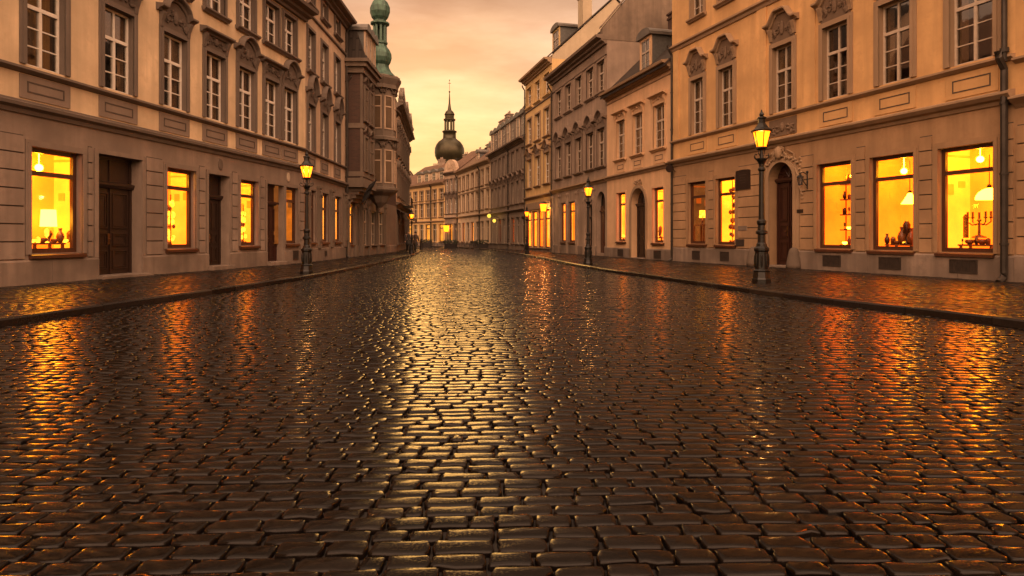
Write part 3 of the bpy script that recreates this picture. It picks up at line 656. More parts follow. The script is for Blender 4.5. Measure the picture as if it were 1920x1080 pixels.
for z, h in ((5.45, 2.1), (8.5, 2.2)):
    for k in range(2):
        x = ox0 + .95 + k * 1.5
        def make():
            mb = MB(); mb.box(-.5, -.36, -.02, .08, 0, 2.1); mb.box(.36, .5, -.02, .08, 0, 2.1); mb.box(-.36, .36, -.02, .08, 1.98, 2.1); mb.box(-.56, .56, -.02, .14, -.12, 0); mb.box(-.36, .36, -.02, .03, 0, .06); mb.box(-.03, .03, -.02, .035, .06, 1.98); mb.box(-.36, .36, -.02, .04, 1.25, 1.33)
            r_ = mb.build('oriel_window', 'sand'); g = MB(); g.box(-.36, .36, .004, .012, .06, 1.98); g.build('glass_pane', 'tanpane', r_); q = MB(); q.sweep(ogee(.6, 2.25, .3), [(0, 0), (.1, .02), (.14, .1), (0, .14)]); q.build('pediment', 'sand', r_); return r_
        place('orielwin', C.root, (x, od + .01, G0(z)), make)
# turret
tx, ty = C.at(709, 300, 0)[0], .85
tx = L - 6.3; ty = .75; TR = 1.1
mb = MB()
a8 = math.pi / 8
mb.lathe([(.15, G0(3.4)), (.5, G0(3.75)), (.75, G0(4.2)), (1.15, G0(4.45)), (1.3, G0(4.6)), (1.3, G0(4.75)), (TR, G0(4.8)), (TR, G0(7.9)), (1.36, G0(8.0)), (1.36, G0(8.2)), (TR, G0(8.3)), (TR, G0(11.5)), (1.3, G0(11.55)), (1.3, G0(11.8)), (1.5, G0(12.2)), (1.5, G0(12.35)), (1.42, G0(12.42))], 8, (tx, ty, 0), rot=a8)
mb.build('turret', 'sand', C.root)
def turret_windows(z, key):
    for k in range(-2, 2):
        an = math.pi / 2 + a8 * 2 * k + a8 * 2 * .0 + (0 if True else 0)
        def make():
            rr = TR * math.cos(a8); mb = MB()
            for q in (-.33, .25): mb.box(q, q + .08, rr - .01, rr + .05, 0, 2.3)
            mb.box(-.25, .25, rr - .01, rr + .045, 0, .08); mb.box(-.25, .25, rr - .01, rr + .05, 2.22, 2.3); mb.box(-.25, .25, rr - .01, rr + .04, 1.5, 1.58)
            r_ = mb.build('turret_window', 'creamB'); g = MB(); g.box(-.25, .25, rr, rr + .012, .08, 2.22); g.build('glass_pane', 'tanpane', r_)
            q = MB(); q.sweep([(p[0], p[1]) for p in ogee(.42, 2.45, .35)], [(rr - .02, 0), (rr + .12, .02), (rr + .16, .12), (rr - .02, .16)]); q.build('pediment', 'sand', r_); return r_
        o = place('turretwin', C.root, (tx, ty, G0(z)), make); o.rotation_euler = (0, 0, an - math.pi / 2)
turret_windows(5.05, 0); turret_windows(8.75, 1)
mb = MB()
dz = -.75 - PAVE
mb.lathe([(1.42, 13.15), (1.1, 13.3), (.8, 13.6), (.64, 13.9), (.62, 14.05), (.74, 14.25), (.82, 14.55), (.8, 14.85), (.66, 15.15), (.5, 15.35), (.46, 15.5), (.54, 15.55), (.54, 15.66), (.42, 15.7)], 16, (tx, ty, dz), ribs=1, rib=.07); mb.build('copper_dome', 'patina', C.root, smooth=False)
mb = MB()
for k in range(8): an = math.pi / 8 + k * math.pi / 4; mb.box(tx + .4 * math.cos(an) - .07, tx + .4 * math.cos(an) + .07, ty + .4 * math.sin(an) - .07, ty + .4 * math.sin(an) + .07, 15.55 + dz, 16.85 + dz)
mb.lathe([(.45, 15.55), (.45, 15.75)], 8, (tx, ty, dz), rot=a8); mb.lathe([(.46, 16.8), (.66, 16.92), (.66, 17.02), (.44, 17.1)], 12, (tx, ty, dz)); mb.build('open_lantern', 'patina', C.root)
mb = MB(); mb.lathe([(.42, 17.05), (.42, 17.2), (.58, 17.4), (.7, 17.75), (.7, 18.1), (.54, 18.45), (.3, 18.72), (.12, 18.9), (.09, 19.1), (.18, 19.25), (.09, 19.4), (.03, 20.4), (.02, 21)], 16, (tx, ty, dz), ribs=1, rib=.07); mb.build('onion_cap', 'patina', C.root)
# mansard
mb = MB(); e = .1
mb.add([(ox0 - .3, od + .3, G0(12.0)), (ox1 + .3, od + .3, G0(12.0)), (ox1 - .15, od - .5, G0(14.2)), (ox0 + .2, od - .5, G0(14.2)), (ox0 - .3, -2.5, G0(12.0)), (ox1 + .3, -2.5, G0(12.0)), (ox1 - .15, -2.5, G0(14.2)), (ox0 + .2, -2.5, G0(14.2))], [(0, 1, 2, 3), (1, 5, 6, 2), (0, 3, 7, 4), (3, 2, 6, 7)])
mb.build('mansard_roof', 'slate', C.root)
for k in range(3): dormer(C, ox0 + .75 + k * 1.05, od + .18, G0(12.05), .8, 1.75, 1.4, 'creamB', 'greyclad', 'lead', 'Cd')
run(C, scaled(CORN, 1.4, 1), 0, ox0 - .5, G0(11.6), 'eaves_cornice', 'sand'); gable_roof(C, G0(12.0), 9, 46, 'slate', gablemat='brick', eave=.1)
pipe(C, L - .05, G0(11), .05, .1)

# ---------- ornate gabled house
D = House('ornate narrow house with carved gable and shop awning, past the green turret on the left', (-9.95, 54.95), (-12.0, 75), 'L')
L = D.L; ax = [L - 1.6 - 2.35 * k for k in range(8)]
wd_ = [op(x, 1.1, z, 2.1) for x in ax for z in (5.0, 8.6)]; gd = [op(x, 1.3, .8, 2.4, **(dict(lit=1, depth=.12) if i in (1, 2, 3, 5) else {})) for i, x in enumerate(ax)]
mb = MB(); wall(mb, 0, L, G0(4.2), G0(12.6), wd_); shell(mb, L, G0(-.1), G0(12.6), 9); mb.build('upper_wall', ['creamB', 'dim'], D.root)
mb = MB(); wall(mb, 0, L, -.1, G0(4.2), gd); mb.build('ground_floor_wall', ['sand', 'dim'], D.root)
for o in wd_: dark_window(D, mid(o), o['z0'], 1.1, 2.1, 'D1', trim='sand', hood=('arch', 2.4, .5), relief='sand', curt=1)
for i in (1, 2, 3, 5): o = gd[i]; shop_window(D, mid(o), o['z0'], 1.3, 2.4, ('D', 0), 'sand', depth=.12, mats=('amber', 'deep', 'deep'), tw=.08)
for i, o in enumerate(gd):
    if i not in (1, 2, 3, 5): dark_window(D, mid(o), o['z0'], 1.3, 2.4, 'Dg', trim='sand', frame='greywood', rows=2)
run(D, scaled(CORN, 2.0, 1.2), 0, L, G0(12.5), 'eaves_cornice', 'sand'); run(D, scaled(CORN, 1.2, .8), 0, L, G0(4.1), 'belt_cornice', 'sand')
g0 = G0(13.0)
for c in (L - 3, L - 9, L - 15):
    mb = MB(); mb.extr_y([(c - 2.2, g0), (c + 2.2, g0), (c + 2.1, g0 + .5), (c + 1.5, g0 + .7), (c + 1.2, g0 + 1.3), (c + .6, g0 + 1.5), (c, g0 + 1.9), (c - .6, g0 + 1.5), (c - 1.2, g0 + 1.3), (c - 1.5, g0 + .7), (c - 2.1, g0 + .5)], .1, .5)
    ornament(mb, c - 1.6, c + 1.6, g0 + .1, g0 + 1.5, .53, 2)
    for s in (-1, 1): mb.lathe([(.18, 0), (.22, .15), (.1, .25), (.24, .55), (.2, .75), (.06, .95), (.02, 1.2)], 8, (c + s * 2.6, .4, g0))
    mb.build('carved_gable', 'sand', D.root)
gable_roof(D, G0(13.0), 9, 40, 'slate', gablemat='creamB', eave=0)
for xa, xb in ((L - 4.6, L - .6), (L - 9.6, L - 5.4)): mb = MB(); mb.extr_x([(0, 3.75), (1.35, 3.0), (1.35, 2.72), (1.32, 2.72), (1.32, 2.95), (0, 3.68)], xa, xb); mb.build('awning', 'awning', D.root)
mb = MB(); mb.box(L - 7.5, L - 6.9, 0, 1.1, 4.2, 4.28); mb.tube([(L - 7.2, .0, 4.6), (L - 7.2, 1.0, 4.2)], .03); 
for k in range(8): mb.tube([(L - 8.6 + k * .36, .95, 4.28), (L - 8.6 + k * .36, .95, 5.0)], .02, 4)
mb.box(L - 8.8, L - 5.9, .0, 1.05, 4.14, 4.2); mb.tube([(L - 8.8, .95, 5.0), (L - 5.9, .95, 5.0)], .03); mb.build('balcony', 'iron', D.root)

# ---------- RIGHT: ochre house with the arched door
R1n, R1f = (13.37, 17.48), (8.23, 32.9)
def along(p, q, px):
    d = ((px - 960) / F, 1); ax_, ay = p; bx, by = q[0] - p[0], q[1] - p[1]
    # d*t = p + b*s
    det = d[0] * (-by) + bx * d[1]; t = (ax_ * (-by) + bx * ay) / det
    return (d[0] * t, d[1] * t)
Rn = along(R1n, R1f, 1904)
E = House('ochre house with arched brown door, peaked window hoods and three large amber shop windows', Rn, R1f, 'R')
L = E.L; ax = [E.sx(p) for p in (1308, 1362, 1468, 1567, 1678, 1822)]; ws = [1.0, 1.02, 1.08, 1.12, 1.15, 1.25]
w1 = [op(x, w, 6.32, 2.62) for x, w in zip(ax, ws)]; w2 = [op(x, 1.0, 11.95, 2.3) for x in ax]
ge = [opx(E, 1291, 1324, 1.02, 4.0, lit=1, depth=.22), opx(E, 1343, 1379, 1.0, 4.0, lit=1, depth=.22), opx(E, 1443, 1489, .2, 4.3, solid=1, depth=.4, arch=1, marg=.34), opx(E, 1533, 1597, .92, 4.0, lit=1, depth=.22), opx(E, 1632, 1714, .9, 3.98, lit=1, depth=.22), opx(E, 1760, 1864, .88, 3.96, lit=1, depth=.22)]
mb = MB(); wall(mb, 0, L, G0(5.0), G0(16.2), w1 + w2, rv=2); shell(mb, L, G0(-.1), G0(16.2), 10); mb.build('upper_wall', ['ochre', 'dim', 'ochretrim'], E.root)
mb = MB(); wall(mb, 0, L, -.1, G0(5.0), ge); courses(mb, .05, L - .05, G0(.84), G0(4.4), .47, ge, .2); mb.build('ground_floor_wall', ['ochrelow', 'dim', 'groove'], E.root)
plinth_of(E, 0, L, G0(.82), ge, 'plinth')
run(E, [(0, 0), (.05, 0), (.1, .1), (.2, .14), (.3, .24), (.3, .3), (.12, .36), (0, .38)], 0, L, G0(4.93), 'belt_cornice', 'ochretrim'); run(E, [(0, 0), (.05, .01), (.16, .09), (.16, .15), (0, .18)], 0, L, G0(6.08), 'sill_course', 'ochretrim')
run(E, [(0, 0), (.06, .02), (.1, .14), (.2, .2), (.2, .28), (0, .34)], 0, L, G0(10.78), 'string_course', 'ochretrim'); run(E, scaled(CORN, 2.2, 1.3), 0, L, G0(15.9), 'eaves_cornice', 'ochretrim')
for i, (x, w) in enumerate(zip(ax, ws)):
    dark_window(E, x, G0(6.32), w, 2.62, 'E1', 'ochretrim', 'offwhite', ('peak', 3.40, .48), 'relief', 3, .64, (1, 2, 5, 3, 1, 1)[i], False, .2, .08); dark_window(E, x, G0(11.95), 1.0, 2.3, 'E2', 'ochretrim', 'offwhite', curt=2)
panel_boards(E, [x for i, x in enumerate(ax) if i != 2], 1.5, G0(5.36), G0(6.04), 'ochre', key='E')
mb = MB(); x = ax[2]; mb.box(x - .75, x + .75, -.004, .03, G0(5.36), G0(6.04)); ornament(mb, x - .7, x + .7, G0(5.42), G0(5.98), .05, 2.4); mb.build('carved_panel', 'relief', E.root)
for px in (1429, 1519, 1268): mb = MB(); x = E.sx(px); mb.box(x - .28, x + .28, -.004, .05, G0(6.26), G0(10.78)); mb.box(x - .33, x + .33, -.004, .08, G0(6.26), G0(6.55)); mb.build('pilaster_strip', 'ochre', E.root)
mats = {0: ('dull', 'deep', 'deep'), 1: ('yel', 'lime', 'ora'), 3: ('amber', 'amber', 'deep'), 4: ('amber', 'amber', 'deep'), 5: ('yel', 'amber', 'deep')}
for i in (0, 1, 3, 4, 5):
    o = ge[i]; shop_window(E, mid(o), o['z0'], wid(o), o['z1'] - o['z0'], ('E', i), 'ochrelow', depth=.22, mats=mats[i], split=.5, tw=.18)
o = ge[2]; leaf_door(E, mid(o), o['z0'], wid(o), o['z1'] - o['z0'], .4, ('E', 'door'), 'reddoor', arch=True); step(E, o['x0'], o['x1'], o['z0'] + .01, .14)
mb = MB(); a = wid(o) / 2; hh = o['z1'] - a; n = 18; x = mid(o)
for q, pr in ((.3, .05), (.16, .09)):
    mb.box(x - a - q, x - a - .003, -.004, pr, 0, hh); mb.box(x + a + .003, x + a + q, -.004, pr, 0, hh)
    for k in range(n):
        t0, t1 = math.pi * k / n, math.pi * (k + 1) / n; r0, r1 = a + .003, a + q
        mb.extr_y([(x - r0 * math.cos(t0), hh + r0 * math.sin(t0)), (x - r1 * math.cos(t0), hh + r1 * math.sin(t0)), (x - r1 * math.cos(t1), hh + r1 * math.sin(t1)), (x - r0 * math.cos(t1), hh + r0 * math.sin(t1))], -.004, pr)
mb.build('arched_surround', 'ochretrim', E.root)
mb = MB(); zt = o['z1']; ornament(mb, x - .45, x + .45, zt + .1, zt + .72, .12, 2.5); mb.blob((x, .16, zt + .38), (.16, .12, .26), 10, 8)
for s in (-1, 1):
    mb.tube([(x + s * (a + .42 - .04 * k + .05 * math.sin(k * 1.7)), .06, hh - .7 + k * .16) for k in range(10)] + [(x + s * (a + .05 - .12 * k), .07, hh + .95 + k * .06) for k in range(4)], .03, 5)
    for k in range(12): mb.blob((x + s * (a + .42 + R.uniform(-.09, .09)), .05, hh - .8 + k * .14), (.07, .04, .05), 6, 4)
    for k in range(8): mb.blob((x + s * (a * .3 + .1 * k), .07, zt + .22 - k * .05 + R.uniform(-.05, .1)), (.08, .05, .06), 6, 4)
mb.build('carved_door_crest', 'ochretrim', E.root)
vents(E, [mid(ge[0]), mid(ge[1])], .62, .14, .56); vents(E, [E.sx(1562), E.sx(1671), E.sx(1809)], .82, .16, .56)
pipe(E, E.sx(1891), G0(6.2), .09, .17, mat='zinc'); mb = MB(); x = E.sx(1891); mb.tube([(x, .16, G0(6.05)), (x, .16, G0(14.9))], .07, 8); mb.lathe([(.11, 0), (.11, .12)], 8, (x, .16, G0(6.3))); mb.build('downpipe', 'zinc', E.root)
pipe(E, L - .12, G0(11), .06, .1)
gable_roof(E, G0(16.3), 10, 40, 'tile', gablemat='ochre', eave=.2)

# ---------- neighbour that continues past the right edge of the frame
Q = House('plain ochre house cut by the right edge of the view, beyond the thick downpipe', (Rn[0] + .334 * 22, Rn[1] - 22), Rn, 'R')
L = Q.L; gq = [dict(x0=L - 3.6 - k * 3.4, x1=L - 2.0 - k * 3.4, z0=G0(.9), z1=G0(3.9), lit=1, depth=.22) for k in range(5)]; ax = [mid(o) for o in gq]; w1 = [op(x, 1.2, 6.4, 2.6) for x in ax]
mb = MB(); wall(mb, 0, L, G0(5.0), G0(13), w1); shell(mb, L, G0(-.1), G0(13), 10); mb.build('upper_wall', ['ochre', 'dim'], Q.root)
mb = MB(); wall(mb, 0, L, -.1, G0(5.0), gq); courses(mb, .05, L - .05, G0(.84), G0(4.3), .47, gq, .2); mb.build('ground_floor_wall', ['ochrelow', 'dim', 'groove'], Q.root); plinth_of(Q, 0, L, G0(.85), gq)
run(Q, [(0, 0), (.1, .1), (.3, .24), (.3, .3), (0, .38)], 0, L, G0(4.75), 'belt_cornice', 'ochretrim'); run(Q, [(0, 0), (.16, .09), (.16, .15), (0, .18)], 0, L, G0(5.95), 'sill_course', 'ochretrim'); run(Q, scaled(CORN, 2, 1.2), 0, L, G0(12.7), 'eaves_cornice', 'ochretrim')
for i, x in enumerate(ax): dark_window(Q, x, G0(6.4), 1.2, 2.6, 'Q1', 'ochretrim', curt=1, sill=False); o = gq[i]; shop_window(Q, x, o['z0'], wid(o), 3.0, ('Q', 0), 'ochrelow', depth=.22)
gable_roof(Q, G0(13), 10, 38, 'tile', eave=.2)

# ---------- small peach house with dormer
R2f = (6.09, 41.0)
S = House('small peach house with dormer, arched black doorway and two amber shop windows on the right', R1f, R2f, 'R')
L = S.L; ax = [S.sx(p) for p in (1164, 1196, 1236)]
w1 = [op(x, 1.25, 6.1, 2.35) for x in ax]; gs = [opx(S, 1224, 1245, 1.05, 4.0, lit=1, depth=.25), opx(S, 1184, 1211, .15, 4.15, solid=1, depth=.4, arch=1, marg=.2), opx(S, 1157, 1173.5, 1.1, 4.05, lit=1, depth=.25)]
mb = MB(); wall(mb, 0, L, G0(5.0), G0(10.3), w1); shell(mb, L, G0(-.1), G0(10.3), 9); mb.build('upper_wall', ['peach', 'dim'], S.root)
mb = MB(); wall(mb, 0, L, -.1, G0(5.0), gs); mb.build('ground_floor_wall', ['peach', 'dim'], S.root); plinth_of(S, 0, L, G0(.7), gs)
run(S, [(0, 0), (.06, 0), (.1, .1), (.22, .16), (.22, .24), (0, .3)], 0, L, G0(4.95), 'belt_cornice', 'ochretrim'); run(S, scaled(CORN, 1.9, 1.3), 0, L, G0(10.0), 'eaves_cornice', 'ochretrim'); run(S, [(0, 0), (.05, .03), (.05, .07), (0, .1)], 0, L, G0(9.75), 'string_course', 'ochretrim')
for i, x in enumerate(ax): dark_window(S, x, G0(6.1), 1.25, 2.35, 'S1', 'peach', 'offwhite', ('flat', 2.72, .05), 'peach', 3, .64, (3, 4, 4)[i], True, .15, .05)
panel_boards(S, ax, 1.25, G0(5.3), G0(5.9), 'peach', key='S')
for i in (0, 2): o = gs[i]; shop_window(S, mid(o), o['z0'], wid(o), o['z1'] - o['z0'], ('S', i), 'peach', depth=.25, mats=('yel', 'ora', 'deep'), tw=.1)
o = gs[1]; leaf_door(S, mid(o), o['z0'], wid(o), o['z1'] - o['z0'], .4, ('S', 'door'), 'door', arch=True); step(S, o['x0'], o['x1'], o['z0'] + .01, .14)
mb = MB(); a = wid(o) / 2; hh = o['z1'] - a; x = mid(o); mb.box(x - a - .2, x - a - .003, -.004, .06, 0, hh); mb.box(x + a + .003, x + a + .2, -.004, .06, 0, hh)
for k in range(14):
    t0, t1 = math.pi * k / 14, math.pi * (k + 1) / 14; r0, r1 = a + .003, a + .2
    mb.extr_y([(x - r0 * math.cos(t0), hh + r0 * math.sin(t0)), (x - r1 * math.cos(t0), hh + r1 * math.sin(t0)), (x - r1 * math.cos(t1), hh + r1 * math.sin(t1)), (x - r0 * math.cos(t1), hh + r0 * math.sin(t1))], -.004, .06)
ornament(mb, x - .5, x + .5, o['z1'] + .2, o['z1'] + .6, .07, 1.5); mb.build('arched_surround', 'ochretrim', S.root)
vents(S, [mid(gs[0]), mid(gs[2])], .8, .06, .5); gable_roof(S, G0(10.45), 9, 44, 'slate', eave=.45)
dormer(S, S.sx(1199), -.35, G0(10.75), 1.35, 2.0, 2.2, 'peach', 'greyclad', 'lead', 'Sd'); chimney(S, L - 1.2, -4.2, G0(13.5), G0(15.6), .9, .6, 'brick')

# ---------- brown house
R3f = (3.28, 52.4)
T = House('brown house with a bare gable wall above its lower peach neighbour on the right', R2f, R3f, 'R')
L = T.L; ax = [T.sx(p) for p in (1130, 1107, 1085.5, 1066, 1048)]; ax[0] = max(ax[0], 1.0); w = 1.35
w1 = [op(x, w, 6.0, 2.5) for x in ax]; w2 = [op(x, w, 10.85, 2.05) for x in ax]
gt = [dict(x0=.35, x1=1.75, z0=G0(.3), z1=G0(4.35), arch=1, depth=.3), dict(x0=L - 5.7, x1=L - 4.3, z0=G0(1.0), z1=G0(4.0), lit=1, depth=.22, arch=0), dict(x0=L - 3.6, x1=L - 2.4, z0=G0(1.0), z1=G0(4.0), lit=1, depth=.22), dict(x0=2.6, x1=3.6, z0=G0(.2), z1=G0(3.6), solid=1, depth=.3)]
mb = MB(); wall(mb, 0, L, G0(4.9), G0(14.2), w1 + w2); shell(mb, L, G0(-.1), G0(14.2), 11); mb.build('upper_wall', ['brown', 'dim'], T.root)
mb = MB(); wall(mb, 0, L, -.1, G0(4.9), gt); mb.build('ground_floor_wall', ['brown', 'dim'], T.root); plinth_of(T, 0, L, G0(.75), gt)
run(T, [(0, 0), (.06, 0), (.12, .12), (.26, .18), (.26, .28), (0, .34)], 0, L, G0(4.9), 'belt_cornice', 'ochretrim'); run(T, scaled(CORN, 2.4, 1.6), 0, L, G0(13.75), 'eaves_cornice', 'browntrim'); run(T, [(0, 0), (.08, .02), (.08, .08), (0, .12)], 0, L, G0(13.05), 'string_course', 'browntrim')
for i, x in enumerate(ax):
    dark_window(T, x, G0(6.0), w, 2.5, 'T1', 'browntrim', 'offwhite', ('arch', 2.95, .55), 'browntrim', curt=(6, 2, 3, 5, 2)[i]); dark_window(T, x, G0(10.85), w, 2.05, 'T2', 'brown', 'offwhite', None, curt=(2, 2, 1, 2, 2)[i])
for i in (1, 2): o = gt[i]; shop_window(T, mid(o), o['z0'], wid(o), o['z1'] - o['z0'], ('T', i), 'brown', depth=.14, mats=('amber', 'deep', 'deep'), tw=.14)
o = gt[3]; leaf_door(T, mid(o), o['z0'], 1.0, 3.4, .3, ('T', 'd'), 'door')
o = gt[0]; mb = MB(); mb.box(o['x0'] + .05, o['x1'] - .05, -.29, -.24, .2, 3.3); mb.box(o['x0'], o['x1'], -.24, -.18, 2.9, 3.0); mb.box(mid(o) - .03, mid(o) + .03, -.24, -.19, .2, 3.8); mb.build('arched_shop_glazing', 'vase', T.root)
for x in (2.2, 4.1, L - 6.1, L - 3.95, L - 2.0, L - .4): mb = MB(); mb.box(x - .2, x + .2, -.004, .1, 0, G0(4.5)); mb.box(x - .26, x + .26, -.004, .15, G0(4.5), G0(4.7)); ornament(mb, x - .22, x + .22, 3.5, 4.1, .1, 1); mb.build('pilaster', 'brown', T.root)
pipe(T, L - .1, G0(13.6), .06, .1); gable_roof(T, G0(14.5), 11, 16, 'slate', x0=.55, eave=.3)
mb = MB(); mb.extr_x([(.3, G0(14.0)), (.3, G0(14.75)), (-4.6, G0(20.6)), (-5.8, G0(20.6)), (-11, G0(14.6)), (-11, G0(14.0))], -.02, .4); mb.extr_x([(.36, G0(14.78)), (-4.55, G0(20.63)), (-4.55, G0(20.75)), (.36, G0(14.9))], -.06, .44); mb.build('fire_wall', 'gable', T.root); chimney(T, 1.0, -5.2, G0(18), G0(22.4), 1.0, .7)

# ---------- yellow house
R4f = (1.26, 60.3)
U = House('tall yellow house with tan gable wall, chimney and a bright shop front on the right', R3f, R4f, 'R')
L = U.L; ax = [1.35, 4.05, 6.75]; w = 1.5
w1 = [op(x, w, 5.9, 2.6) for x in ax]; w2 = [op(x, w, 9.9, 2.3) for x in ax]; w3 = [op(x, w, 13.3, 1.8) for x in ax]
gu = [dict(x0=.5 + k * 1.85, x1=2.15 + k * 1.85, z0=G0(.45), z1=G0(3.7), lit=1, depth=.2) for k in range(4)]
mb = MB(); wall(mb, 0, L, G0(4.6), G0(16), w1 + w2 + w3); shell(mb, L, G0(-.1), G0(16), 11); mb.build('upper_wall', ['yellow', 'dim'], U.root)
mb = MB(); wall(mb, 0, L, -.1, G0(4.6), gu); mb.build('ground_floor_wall', ['yellow', 'dim'], U.root); plinth_of(U, 0, L, .35, gu)
run(U, [(0, 0), (.1, .1), (.25, .2), (.25, .28), (0, .34)], 0, L, G0(4.75), 'belt_cornice', 'ochretrim'); run(U, scaled(CORN, 2.2, 1.4), 0, L, G0(15.6), 'eaves_cornice', 'ochretrim'); run(U, [(0, 0), (.1, .05), (.1, .12), (0, .16)], 0, L, G0(9.4), 'string_course', 'browntrim'); run(U, [(0, 0), (.1, .05), (.1, .12), (0, .16)], 0, L, G0(12.9), 'string_course', 'browntrim')
for x in ax:
    dark_window(U, x, G0(5.9), w, 2.6, 'U1', 'ochretrim', 'white', ('peak', 2.95, .5), 'browntrim', curt=2); dark_window(U, x, G0(9.9), w, 2.3, 'U2', 'ochretrim', 'white', curt=2); dark_window(U, x, G0(13.3), w, 1.8, 'U3', 'yellow', 'white', curt=1)
for i, o in enumerate(gu): shop_window(U, mid(o), o['z0'], wid(o), o['z1'] - o['z0'], ('U', i % 2), 'yellow', depth=.2, mats=('yel', 'ora', 'deep') if i % 2 == 0 else ('yel', 'yel', 'ora'), tw=.06)
run(U, [(0, 0), (.1, 0), (.1, .6), (0, .62)], .3, L - .2, 3.72, 'shop_fascia', 'ochretrim'); pipe(U, L - .1, G0(15.5), .06, .1)
gable_roof(U, G0(16.3), 11, 43, 'slate', gablemat='tan', eave=.3); dormer(U, 3.6, -1.5, G0(17.6), 1.9, 2.0, 2.5, 'yellow', 'greyclad', 'lead', 'Ud'); chimney(U, .9, -3.2, G0(17.5), G0(21.8), 1.2, .8, 'tan')

# ---------- generic further houses
def row_house(label, near, far, side, n, floors, eave, wallm, trim, gnd, key, roof='slate', pitch=42, groundlit=(), hood=True, ww=1.15, frame='greywood', D=9, lit=('ora', 'deep', 'deep'), gb=None):
    h = House(label, near, far, side); L = h.L; stepw = L / n; ax = [stepw * (k + .5) for k in range(n)]; w = min(ww, stepw * .62)
    ups = [op(x, w, z, hh) for x in ax for z, hh in floors]
    g = [op(x, w * 1.12, .75, 2.6, lit=1 if i in groundlit else 0, depth=.22) for i, x in enumerate(ax)]
    z1 = floors[0][0] - .9
    mb = MB(); wall(mb, 0, L, G0(z1), G0(eave), ups); shell(mb, L, G0(-.1), G0(eave), D); mb.build('upper_wall', [wallm, 'dim'], h.root)
    mb = MB(); wall(mb, 0, L, -.1, G0(z1), g); mb.build('ground_floor_wall', [gnd, 'dim'], h.root); plinth_of(h, 0, L, .5, [])
    run(h, [(0, 0), (.1, .1), (.28, .2), (.28, .28), (0, .34)], 0, L, G0(z1 + .05), 'belt_cornice', trim); run(h, scaled(CORN, 2, 1.2), 0, L, G0(eave - .35), 'eaves_cornice', trim)
    for k, (z, hh) in enumerate(floors):
        if k: run(h, [(0, 0), (.1, .05), (.1, .12), (0, .16)], 0, L, G0(z - .5), 'string_course', trim)
        for i, x in enumerate(ax): dark_window(h, x, G0(z), w, hh, (key, k), trim, frame, (('arch', hh + .4, .35) if hood and k == 0 else None), trim, 2, .62, 1 if (i + k) % 3 else 2, True, .14, .06)
    for i, o in enumerate(g):
        if i in groundlit: shop_window(h, mid(o), o['z0'], wid(o), 2.6, (key, 'g'), gnd, depth=.22, mats=lit, tw=.1)
        else: dark_window(h, mid(o), o['z0'], wid(o), 2.6, (key, 'gd'), gnd, 'greywood', None, gnd, 1, .7, 0, True, .1, .04)
    gable_roof(h, G0(eave + .1), D, pitch, roof, gablemat=gb or wallm, eave=.25)
    return h, ax
V, vax = row_house('dark grey house with a row of tall attic dormers, beyond the yellow house', R4f, (-2.5, 74.5), 'R', 8, [(4.7, 2.2), (7.9, 2.1)], 10.8, 'dark', 'browntrim', 'dark', 'V', 'slate', 55, (2, 5), ww=1.05)
for i in range(8): dormer(V, vax[i], .02, G0(10.95), 1.25, 2.2, 2.4, 'pale' if i % 2 else 'dark', 'greyclad', 'lead', ('V', i % 2))
for x, h in ((2.0, 14.6), (6.0, 14.2), (9.5, 14.0), (13.4, 15.4)): chimney(V, x, -1.9, G0(12.6), G0(h), 1.1, .7, 'brown')
pipe(V, 6.2, G0(10.5), .07, .1)
P_, pax = row_house('pale cream house on the bend of the street, beyond the dark grey dormered house', (-2.5, 74.5), (-7.65, 90), 'R', 7, [(4.8, 2.3), (7.7, 1.9)], 10.4, 'pale', 'ochretrim', 'pale', 'P', 'tile', 38, (3, 5), False, 1.2, lit=('far_lit', 'ora', 'deep'))
chimney(P_, 3.5, -3.0, G0(12), G0(15.6), 1.9, 1.2, 'brown'); chimney(P_, 9.8, -2.8, G0(12), G0(13.6), .8, .6, 'brown'); chimney(P_, 13.5, -2.5, G0(12), G0(13.3), .8, .6, 'brown')
for i in (4, 10): dormer(P_, i * 1.0, -1.2, G0(11.3), 1.0, 1.2, 1.5, 'pale', 'greyclad', 'lead', 'Pd')
pipe(P_, 4.6, G0(10), .08, .1); pipe(P_, P_.L - .1, G0(10), .08, .1)
K, kax = row_house('narrow ornate house with a rounded gable at the far bend, under the church dome', (-7.65, 90), (-9.75, 93), 'R', 3, [(4.8, 2.2), (7.7, 2.0)], 10.6, 'creamB', 'browntrim', 'brown', 'K', 'tile', 36, (1,), True, .85, 'white', lit=('far_lit', 'far_lit', 'ora'))
mb = MB(); c = K.L / 2; mb.extr_y([(0, G0(10.7)), (K.L, G0(10.7))] + [(c + c * .95 * math.cos(math.pi * k / 12), G0(10.8) + 1.7 * math.sin(math.pi * k / 12)) for k in range(13)], -.3, .2); ornament(mb, .5, K.L - .5, G0(10.9), G0(12.2), .22, 2); mb.build('rounded_gable', 'creamB', K.root)
J, jax_ = row_house('golden far house with four small dormers closing the street', (-9.75, 93), (-19.5, 107), 'R', 8, [(4.4, 2.2), (7.0, 1.5)], 9.4, 'far', 'ochretrim', 'far', 'J', 'tile', 34, (0, 2, 5), False, 1.25, lit=('far_lit', 'far_lit', 'ora'), D=11)
for k in range(4): dormer(J, 1.6 + k * 2.4, -.3, G0(9.7), 1.35, 1.5, 2.2, 'pale', 'pale', 'lead', 'Jd')
for x in (2.6, 10.5): chimney(J, x, -5.2, G0(12.3), G0(14.0), 1.0, .7, 'brown')
pipe(J, 4.2, G0(9.2), .1, .1)
J2, _ = row_house('far brown house glimpsed at the end of the street beyond the carved gable', (-19.5, 107), (-33, 113), 'R', 8, [(4.4, 2.2), (7.0, 1.6)], 9.6, 'brown', 'ochretrim', 'brown', 'J2', 'tile', 34, (), False, 1.2)

